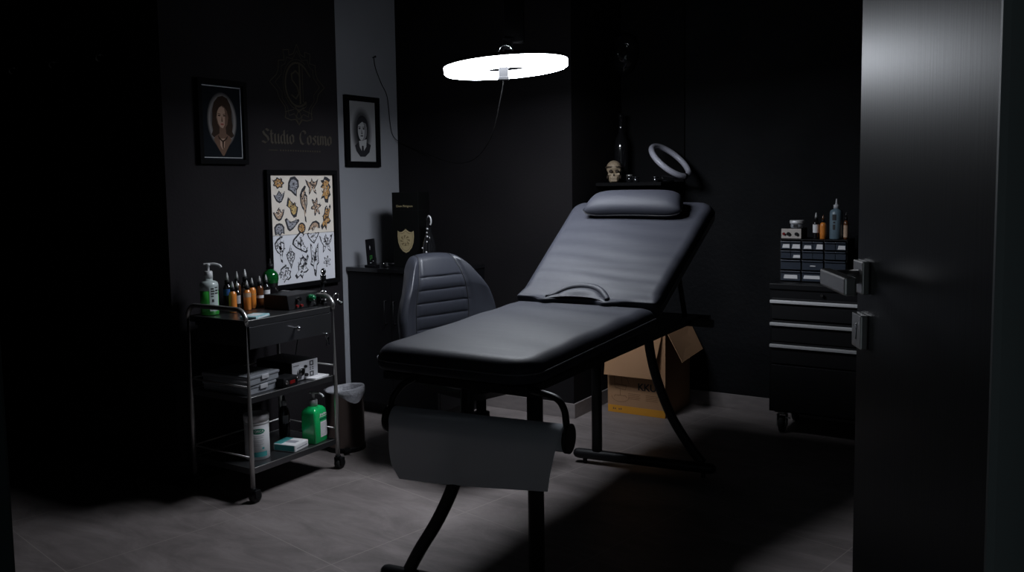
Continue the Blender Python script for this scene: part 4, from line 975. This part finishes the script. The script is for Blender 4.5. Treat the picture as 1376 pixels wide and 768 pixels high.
b = B(); b.box(-.026, .026, -.007, .007, .004, .152, .004, 0, T); obj('body', b, 'plastic_black', t)
b = B()
for (x0, x1, z0, z1) in ((-.004, .010, .060, .063), (-.004, -.001, .038, .062), (.006, .009, .048, .062), (-.004, .009, .046, .049)): b.box(x0, x1, -.0085, -.007, z0, z1, 0, 0, T)
b.box(-.003, .003, -.0085, -.007, .105, .110, 0, 1, T); b.box(-.001, .001, -.0085, -.007, .094, .116, 0, 1, T); b.box(.012, .016, -.0085, -.007, .030, .034, 0, 1, T); b.box(-.006, .002, -.0085, -.007, .022, .026, 0, 1, T)
obj('display', b, ['scr_green', 'grey_plastic'], t, label='small green display marks')
b = B(); b.box(-.04, .022, -.012, .045, 0, .012, .003); b.box(-.034, .012, .012, .03, .010, .05, .003); obj('stand', b, 'plastic_black', t)
t = thing('gadget', 'small dark knobbed gadget between the handset and the bottle box', 'device', (-3.040, 3.55, .7902))
b = B(); b.lathe([(.016, 0), (.018, .006), (.012, .014), (.012, .022), (.006, .026)], (0, 0, 0), 20); b.rod((0, 0, .016), (.045, .01, .018), .005, 10); obj('body', b, 'plastic_black', t)
b = B(); b.ball((-.010, -.012, .018), .0045); obj('stud', b, 'chrome', t)
t = thing('black_bottle', 'glossy black bottle with bright glints standing at the right end of the low cabinet', 'bottle', (-2.790, 3.60, .7902))
b = B(); b.lathe([(.030, 0), (.036, .004), (.037, .07), (.034, .12), (.024, .16), (.013, .19), (.012, .245), (.015, .247), (.015, .262), (.010, .266)], (0, 0, 0), 28); obj('bottle', b, 'gloss_black', t)
b = B(); b.tube(bez([(.004, -.012, .265), (.014, -.016, .272), (.024, -.016, .262), (.026, -.014, .24), (.020, -.014, .225)], 5), .0045, 8)
for z, x, r_ in ((.205, .005, .006), (.185, .002, .005), (.165, .004, .0065), (.138, .006, .0055), (.105, -.022, .005), (.085, .008, .006), (.13, -.026, .0055)):
    b.ball((x, -math.sqrt(max(.0001, (.036 if z < .13 else .027 if z < .16 else .02) ** 2 - x * x)) - .0005, z), r_, 0, 1)
obj('glint_beads', b, 'alu', t, label='pale metal beads added as glints, and spout')  # light metal beads put the bottle's bright glints into its shape

# ------------------------------------------------------------------ cardboard box
t = thing('cardboard_box', 'open brown cardboard box with orange band under the bed head', 'box', (-1.868, 4.325, 0), .012)
hw, hd, hh = .163, .180, .462; th = .004
b = B()
b.box(-hw, hw, -hd, -hd + th, 0, hh); b.box(-hw, hw, hd - th, hd, 0, hh); b.box(-hw, -hw + th, -hd + th, hd - th, 0, hh); b.box(hw - th, hw, -hd + th, hd - th, 0, hh); b.box(-hw + th, hw - th, -hd + th, hd - th, 0, th)
obj('carton', b, 'card', t)
def flap(pts, th_):
    b = B(); P = [Vector(p) for p in pts]; n_ = (P[1] - P[0]).cross(P[2] - P[0]).normalized() * th_
    b.loft([P, [p + n_ for p in P]], smooth=False); return b
obj('flap', flap([(-hw, -hd - .001, hh), (-hw + .005, -hd - .055, .212), (hw - .05, -hd - .055, .212), (hw - .012, -hd - .001, hh)], .003), 'card', t)
obj('flap', flap([(hw + .001, -hd + .006, hh), (hw + .001, hd - .006, hh), (hw + .085, hd - .03, .318), (hw + .085, -hd + .02, .300)], .003), 'card', t)
obj('flap', flap([(-hw, hd, hh), (hw, hd, hh), (hw - .01, hd - .02, hh + .005), (-hw + .01, hd - .02, hh + .005)], .003), 'card_in', t)
b = B(); Y0 = -hd - .0007
b.box(-hw + .001, hw - .001, Y0, -hd, .002, .040, 0, 0); [b.box(-hw + .030 + .011 * k, -hw + .037 + .011 * k, Y0 - .0005, Y0, .017, .027 - .002 * (k % 2), 0, 1) for k in (0, 1, 3, 4)]
obj('bottom_band', b, ['card_band', 'ink_brown'], t, label='orange band along the bottom edge')
b = B(); text_bm(b, 'KKU', .052, (.062, Y0, .150), (1, 0, 0), (0, 0, 1), .0004, 0, off=.0012)
for r_ in range(4):
    b.box(-.045, .025 - .006 * (r_ % 2), Y0, -hd, .108 - .009 * r_, .1105 - .009 * r_, 0, 1); b.box(.055, .13 - .008 * (r_ % 2), Y0, -hd, .108 - .009 * r_, .1105 - .009 * r_, 0, 1)
def ln(p, q, w_=.0014, mi=1):
    p, q = Vector(p), Vector(q); d = (q - p).normalized(); n_ = Vector((-d.y, d.x)) * w_
    b.f([b.v((a.x, Y0, a.y)) for a in (p - n_, q - n_, q + n_, p + n_)], mi)
for seg in [((-.125, .20), (-.12, .135)), ((-.12, .135), (-.06, .128)), ((-.06, .128), (-.055, .15)), ((-.055, .15), (-.115, .155)), ((-.125, .20), (-.085, .205)), ((-.085, .205), (-.08, .16)), ((-.09, .128), (-.09, .095)), ((-.12, .095), (-.06, .095)), ((-.12, .095), (-.125, .085)), ((-.06, .095), (-.052, .085)), ((-.05, .19), (-.04, .16)), ((-.05, .19), (-.07, .195))]: ln(*seg)
for i in range(10): a0, a1 = PI + i * PI / 10, PI + (i + 1) * PI / 10; ln((-.09 + .05 * math.cos(a0), .09 + .03 * math.sin(a0)), (-.09 + .05 * math.cos(a1), .09 + .03 * math.sin(a1)), .001)
obj('printing', b, ['ink', 'ink_brown'], t, label='dark printed letters and line drawing')

# ------------------------------------------------------------------ tool cabinet and drawer organiser
t = thing('tool_cabinet', 'black three drawer tool cabinet on casters behind the door', 'tool cabinet', (-.89, 4.335, 0))
W_, D_ = .287, .175
b = B(); b.box(-W_, W_, -D_ + .012, D_, .106, .712, .004); b.box(-W_ - .003, W_ + .003, -D_ + .004, D_, .700, .730, .005); obj('carcass', b, 'plastic_black', t)
for z1, z0 in ((.660, .560), (.552, .452), (.447, .345)):
    b = B(); b.box(-W_ + .012, W_ - .012, -D_ + .001, -D_ + .014, z0, z1, .002); d = obj('drawer', b, 'steel_black', t)
    b = B(); b.box(-W_ + .005, W_ - .008, -D_ - .012, -D_ + .004, z1 - .024, z1 - .009, .003); obj('handle', b, 'alu', d, label='brushed aluminium bar handle')
b = B(); b.box(-W_ + .012, W_ - .012, -D_ + .001, -D_ + .014, .115, .338, .003); obj('door', b, 'steel_black', t)
b = B(); b.rod((-.045, -D_ + .006, .683), (-.045, -D_ - .002, .683), .0075, 16); b.box(-.046, -.044, -D_ - .003, -D_ - .002, .679, .687); obj('lock', b, 'chrome', t)
for x in (-W_ + .055, W_ - .055):
    for y in (-D_ + .05, D_ - .05):
        b = B(); b.box(x - .03, x + .03, y - .03, y + .03, .1, .107, .001); b.lathe([(.018, .088), (.018, .1)], (x, y, 0), 16)
        for s_ in (-1, 1): b.box(x + s_ * .020 - .0015, x + s_ * .020 + .0015, y - .018, y + .018, .030, .090, .004)
        cs = obj('caster', b, 'steel', t)
        b = B(); b.lathe([(.030, -.014), (.040, -.010), (.040, .010), (.030, .014)], (0, 0, 0), 24, 0, True, True, Matrix.Translation((x, y, .0402)) @ Matrix.Rotation(PI / 2, 4, 'Y')); obj('wheel', b, 'rubber', cs)
        b = B(); b.box(x + .022, x + .045, y - .03, y - .02, .075, .082, .002, 0, Matrix.Translation((0, 0, 0))); obj('brake', b, 'steel', cs)
org = thing('drawer_organiser', 'small parts organiser with smoky clear drawers on the tool cabinet', 'organiser', (-1.000, 4.345, .7302))
oh, ow, od = .206, .156, .085
b = B(); b.box(-ow, ow, -od + .004, od, 0, .004); b.box(-ow, ow, -od - .002, od, oh - .004, oh, .001); b.box(-ow, -ow + .005, -od, od, 0, oh); b.box(ow - .005, ow, -od, od, 0, oh); b.box(-ow, ow, od - .004, od, 0, oh)
rows = [(.158, .199), (.113, .154), (.060, .109), (.006, .056)]
for x in (-.052, .052): b.box(x - .003, x + .003, -od, od, .004, oh - .004)
for z in (.156, .111, .058): b.box(-ow + .004, ow - .004, -od + .002, od, z - .0015, z + .0015)
obj('case', b, 'plastic_black', org)
def odrawer(x0, x1, z0, z1, content):
    b = B(); b.box(x0, x1, -od - .006, -od - .001, z0, z1 - .004, .0015); b.box(x0, x1, -od - .014, -od - .001, z1 - .009, z1 - .003, .0015); b.box(x0 + .002, x1 - .002, -od, od - .02, z0, z0 + .0015)
    d = obj('drawer', b, 'drawer_clear', org)
    if content:
        c0, c1, e0, e1 = content; b = B(); q = .004
        b.loft([[(x0 + c0 * (x1 - x0), -od - .0065, z0 + e0), (x0 + c1 * (x1 - x0), -od - .0065, z0 + e0), (x0 + c1 * (x1 - x0) - .001, -od - .0065, z0 + e1), (x0 + c0 * (x1 - x0) + q, -od - .0065, z0 + e1)], [(x0 + c0 * (x1 - x0), -od - .0058, z0 + e0), (x0 + c1 * (x1 - x0), -od - .0058, z0 + e0), (x0 + c1 * (x1 - x0) - .001, -od - .0058, z0 + e1), (x0 + c0 * (x1 - x0) + q, -od - .0058, z0 + e1)]], smooth=False)
        obj('sticker', b, 'label', d, label='white sticker')
cols = [(-.150, -.056), (-.048, .048), (.056, .150)]
small = {0: [(.14, .9, .006, .024), (.1, .92, .004, .024), (.12, .88, .004, .020), (.3, .95, .003, .026), None, (.2, .95, .004, .022)], 1: [None, (.2, .95, .004, .018), None, None, None, None]}
for r_ in (0, 1):
    for ci, (x0, x1) in enumerate(cols):
        xm = (x0 + x1) / 2
        for k, (a, c) in enumerate(((x0, xm - .001), (xm + .001, x1))): odrawer(a, c, rows[r_][0], rows[r_][1], small[r_][ci * 2 + k])
for r_, cs in ((2, [None, (.36, .64, .018, .022), None]), (3, [(.15, .85, .010, .028), (.06, .86, .012, .028), (.2, .6, .010, .026)])):
    for ci, (x0, x1) in enumerate(cols): odrawer(x0, x1, rows[r_][0], rows[r_][1], cs[ci])
ZO = .7302 + oh + .0002
t = thing('mini_power_supply', 'beige fronted power supply box with black dials on the organiser', 'power supply', (-1.108, 4.335, ZO))
b = B(); b.box(-.048, .048, -.055, .06, 0, .050, .003); obj('case', b, 'plastic_black', t)
b = B(); b.box(-.047, .047, -.0575, -.0545, .002, .049, .001); fp = obj('front_panel', b, 'beige', t, label='beige front panel')
for x, m, r_ in ((-.034, 'red', .0065), (-.012, 'plastic_black', .0085), (.026, 'plastic_black', .0085)):
    b = B(); b.rod((x, -.056, .024), (x, -.066, .024), r_, 14); obj('dial', b, m, fp, label='red dial' if m == 'red' else 'black dial')
t = thing('tin_jar', 'round clear jar with silver lid standing on the beige power supply', 'jar', (-1.094, 4.330, ZO + .0502))
b = B(); b.lathe([(.028, 0), (.030, .003), (.030, .022)], (0, 0, 0), 28); obj('jar', b, 'clear_box', t)
b = B(); b.lathe([(.033, .022), (.034, .024), (.034, .036), (.032, .038)], (0, 0, 0), 30); obj('lid', b, 'alu', t, label='silver lid')
b = B(); b.box(-.010, .010, -.0312, -.0285, .004, .019, .001); obj('label', b, 'ink', t, label='dark label')
ink_bottle('black dropper bottle with white label on the organiser', -1.003, 4.325, 'ink_dark', 'label', .092, .0145, z=ZO, bandh=(.32, .75))
ink_bottle('orange dropper bottle on the organiser beside the black one', -.968, 4.318, 'ink_orange', 'ink_orange', .084, .0150, tipm='ink_brown_glass', z=ZO)
t = thing('squeeze_bottle', 'tall pale blue squeeze bottle with dark print on the organiser', 'bottle', (-.912, 4.335, ZO))
b = B(); b.lathe([(.027, 0), (.030, .003), (.030, .125), (.026, .137), (.013, .143), (.013, .152)], (0, 0, 0), 28); bt = obj('bottle', b, 'blue_clear', t)
b = B(); b.lathe([(.0135, .146), (.0135, .162), (.006, .166), (.004, .182), (.0025, .192)], (0, 0, 0), 18); obj('nozzle', b, 'grey_plastic', t)
b = B(); curved_patch(b, .0303, -2.0, -1.35, .090, .118); curved_patch(b, .0303, -1.9, -1.5, .045, .07, 0); curved_patch(b, .0304, -1.85, -1.5, .076, .084, 0); obj('print', b, 'ink', bt, label='dark print')
ink_bottle('slim brown bottle with pale strip at the right end of the organiser', -.866, 4.330, 'ink_brown_glass', 'p_tan', .095, .011, tipm='ink_dark', z=ZO, bandh=(.1, .7))

# ------------------------------------------------------------------ alcove shelves
t = thing('wall_shelf', 'black wall shelf in the dark alcove above the bed head', 'shelf', (-1.93, 4.527, 1.22))
b = B(); b.box(-.188, .185, -.335, 0, -.018, 0, .002); obj('board', b, 'board', t)
b = B(); b.box(-.188, .185, -.012, 0, -.36, ZC - 1.22 - .02, .002); obj('back_panel', b, 'board', t)
for x in (-.15, .15):
    b = B(); b.box(x - .01, x + .01, -.012 - .25, -.012, -.036, -.025, .001); b.box(x - .01, x + .01, -.024, -.012, -.22, -.025, .001); obj('bracket', b, 'board', t)
SY, SZ = 4.30, 1.2202
t = thing('skull_ornament', 'ivory skull ornament with a dark headband on the alcove shelf', 'skull', (-2.062, SY, SZ), .45)
b = B(); b.ball((0, .008, .078), .044, 0, 3, (.92, 1.12, .95))
for v in b.bm.verts:
    if v.co.y < -.02 and v.co.z < .075: v.co.y += .012
b.lathe([(.020, 0), (.027, .008), (.030, .03), (.033, .05)], (0, -.006, 0), 20)
b.box(-.032, -.012, -.036, -.012, .038, .052, .006); b.box(.012, .032, -.036, -.012, .038, .052, .006); b.box(-.018, .018, -.042, -.016, .004, .034, .007)
cr = obj('cranium', b, 'bone', t)
b = B()
for s_ in (-1, 1): b.ball((s_ * .0165, -.034, .060), .0105, 0, 2, (1, .6, 1)); b.ball((s_ * .034, -.020, .030), .009, 0, 2, (.6, 1, 1.3))
b.poly([(0, -.0405, .052), (-.006, -.0405, .036), (.006, -.0405, .036)])
for k in range(5): b.box(-.0125 + k * .006, -.0115 + k * .006, -.0428, -.041, .012, .028)
b.box(-.016, .016, -.0426, -.041, .0195, .0212); obj('hollows', b, 'bone_dark', cr, label='dark eye sockets and teeth gaps')
b = B(); b.lathe([(.0425, .078), (.046, .079), (.046, .086), (.042, .088)], (0, .006, 0), 28, 0, True, False); obj('headband', b, 'bone_dark', t, label='dark band round the head')
t = thing('dark_bottle', 'tall dark glass bottle standing behind the skull in the alcove', 'bottle', (-2.075, 4.42, SZ))
b = B(); b.lathe([(.036, 0), (.038, .004), (.038, .20), (.032, .24), (.016, .27), (.013, .30), (.013, .355), (.016, .357), (.016, .375), (.012, .377)], (0, 0, 0), 28); obj('bottle', b, 'gloss_black', t)
b = B(); b.lathe([(.0384, .19), (.0384, .196)], (0, 0, 0), 28, 0, True, False); obj('label_edge', b, 'plastic_black', t)
for k, (x, y, s_, lab) in enumerate([(-1.965, 4.29, 1.0, 'first small black jar with silver lid to the right of the skull'), (-1.915, 4.26, .75, 'shorter black jar in the middle of the alcove shelf'), (-1.80, 4.25, .7, 'small black jar at the right end of the alcove shelf')]):
    t = thing('small_jar', lab, 'jar', (x, y, SZ), 0, 'small jars on the alcove shelf')
    b = B(); b.lathe([(.017, 0), (.019 * s_ ** .3, .003), (.019 * s_ ** .3, .028 * s_), (.015, .032 * s_)], (0, 0, 0), 20); obj('jar', b, 'gloss_black', t)
    b = B(); b.lathe([(.017, .031 * s_), (.017, .040 * s_), (.014, .042 * s_)], (0, 0, 0), 20); obj('lid', b, 'steel' if k == 0 else 'gloss_black', t)
# wall mask above the shelf
t = thing('wall_mask', 'dark glossy face mask hung high in the alcove', 'mask', (-2.09, 4.505, 1.93))
b = B(); rings = []
for j in range(17):
    v_ = -1 + j / 8; row = []
    for i in range(17):
        u = -1 + i / 8
        w_ = .078 * math.sqrt(max(.0, 1 - (abs(v_) ** 2.2))) * (1 + .15 * v_) + .004
        d = .065 * math.sqrt(max(0, 1 - u * u)) * math.sqrt(max(0, 1 - v_ * v_ * .9))
        d += .028 * math.exp(-(u / .18) ** 2 - ((v_ + .05) / .28) ** 2) - .026 * (math.exp(-((abs(u) - .42) / .17) ** 2 - ((v_ - .22) / .13) ** 2)) - .012 * math.exp(-(u / .3) ** 2 - ((v_ + .5) / .07) ** 2)
        row.append((u * w_, -.008 - max(0, d), v_ * .115))
    rings.append(row)
b.loft(rings, 0, False, False, False, True)
edge = [rings[0][i] for i in range(17)] + [rings[j][16] for j in range(1, 17)] + [rings[16][i] for i in range(15, -1, -1)] + [rings[j][0] for j in range(15, 0, -1)]
b.loft([edge, [(p[0], .008, p[2]) for p in edge]], 0, True, False, True, True); obj('mask', b, 'gloss_black', t)
# unlit ring lamp standing on the shelf
t = thing('small_ring_lamp', 'unlit white ring lamp tilted on the alcove shelf at right', 'lamp', (-1.80, 4.36, SZ))
Rm = Matrix(((.8454, -.0321, -.5332), (.5339, .0782, .8419), (-.0147, .9964, -.0833)))
nrm = (Rm @ Vector((.50, .70, -.52))).normalized(); ctr = Vector((.045, -.02, .108))
Uq = nrm.orthogonal().normalized(); Vq = nrm.cross(Uq)
b = B(); b.tube([ctr + (Uq * math.cos(a) + Vq * math.sin(a)) * .118 for a in [2 * PI * k / 64 for k in range(64)]], .0155, 14, 0, True); obj('ring', b, 'tube', t, label='white unlit ring')
b = B(); low_pt = min(((ctr + (Uq * math.cos(a) + Vq * math.sin(a)) * .118) for a in [2 * PI * k / 64 for k in range(64)]), key=lambda p: p.z)
b.lathe([(.055, 0), (.055, .010), (.02, .016)], (0, 0, 0), 24); b.tube(bez([(0, 0, .012), (-.005, .0, .03), (low_pt.x * .6, low_pt.y * .6, .022), (low_pt.x, low_pt.y, low_pt.z)], 6), .007, 8); obj('stand', b, 'plastic_black', t)
b = B(); d = (low_pt - ctr).normalized(); b.ball(low_pt, .019, 0, 2); obj('joint', b, 'plastic_black', t)

# ------------------------------------------------------------------ curtain on hooks in the dark passage
t = thing('curtain', 'plain black curtain hanging from three metal hooks in the dark passage at left', 'curtain', (-3.74, 2.17, 0))
b = B(); rows = []
for j in range(24):
    z = 1.765 - (1.765 - .30) * j / 23; row = []
    for i in range(71):
        u = -1 + 2 * i / 70; row.append((u * .52, .012 * math.sin(u * 21) + .005 * math.sin(u * 43 + z * 2), z - (.02 * (1 - abs(math.cos(u * 3.0))) if j == 0 else 0)))
    rows.append(row)
b.loft(rows, 0, False, False, False, True); o = obj('cloth', b, 'curtain', t); md = o.modifiers.new('thick', 'SOLIDIFY'); md.thickness = .004
for x in (-.29, .03, .37):
    b = B(); b.rod((x, .04, 1.775), (x, .0, 1.775), .004, 10); b.tube(arc((x, .0, 1.762), .013, PI / 2, -PI * .7, 10, (0, -1, 0), (0, 0, 1)), .0035, 8); obj('hook', b, 'steel', t)

# ------------------------------------------------------------------ camera, world, exposure
cam = bpy.data.cameras.new('camera'); co = bpy.data.objects.new('camera', cam); COL.objects.link(co); sc.camera = co
R3 = [[0.8454038250612442, -0.03211752750785431, -0.5331611735663048], [0.5339264090168622, 0.07821559306644474, 0.8419055236519255], [-0.01466159357558501, 0.9964189808650006, -0.08327215768657505]]
mw = Matrix([[R3[i][0], R3[i][1], -R3[i][2], (0, 0, 1.22)[i]] for i in range(3)] + [[0, 0, 0, 1]])
co.matrix_world = mw
cam.sensor_fit = 'HORIZONTAL'; cam.sensor_width = 36; cam.lens = 1170 / 1376 * 36; cam.shift_y = -39 / 1376; cam.clip_start = .02
w = bpy.data.worlds.new('world'); sc.world = w; w.use_nodes = True
w.node_tree.nodes['Background'].inputs['Color'].default_value = (.66, .78, .84, 1); w.node_tree.nodes['Background'].inputs['Strength'].default_value = .20
sc.view_settings.view_transform = 'Standard'; sc.view_settings.look = 'None'; sc.view_settings.gamma = 1; sc.view_settings.exposure = 0
sc.view_settings.use_curve_mapping = False
sc.cycles.max_bounces = 8; sc.cycles.sample_clamp_indirect = 4
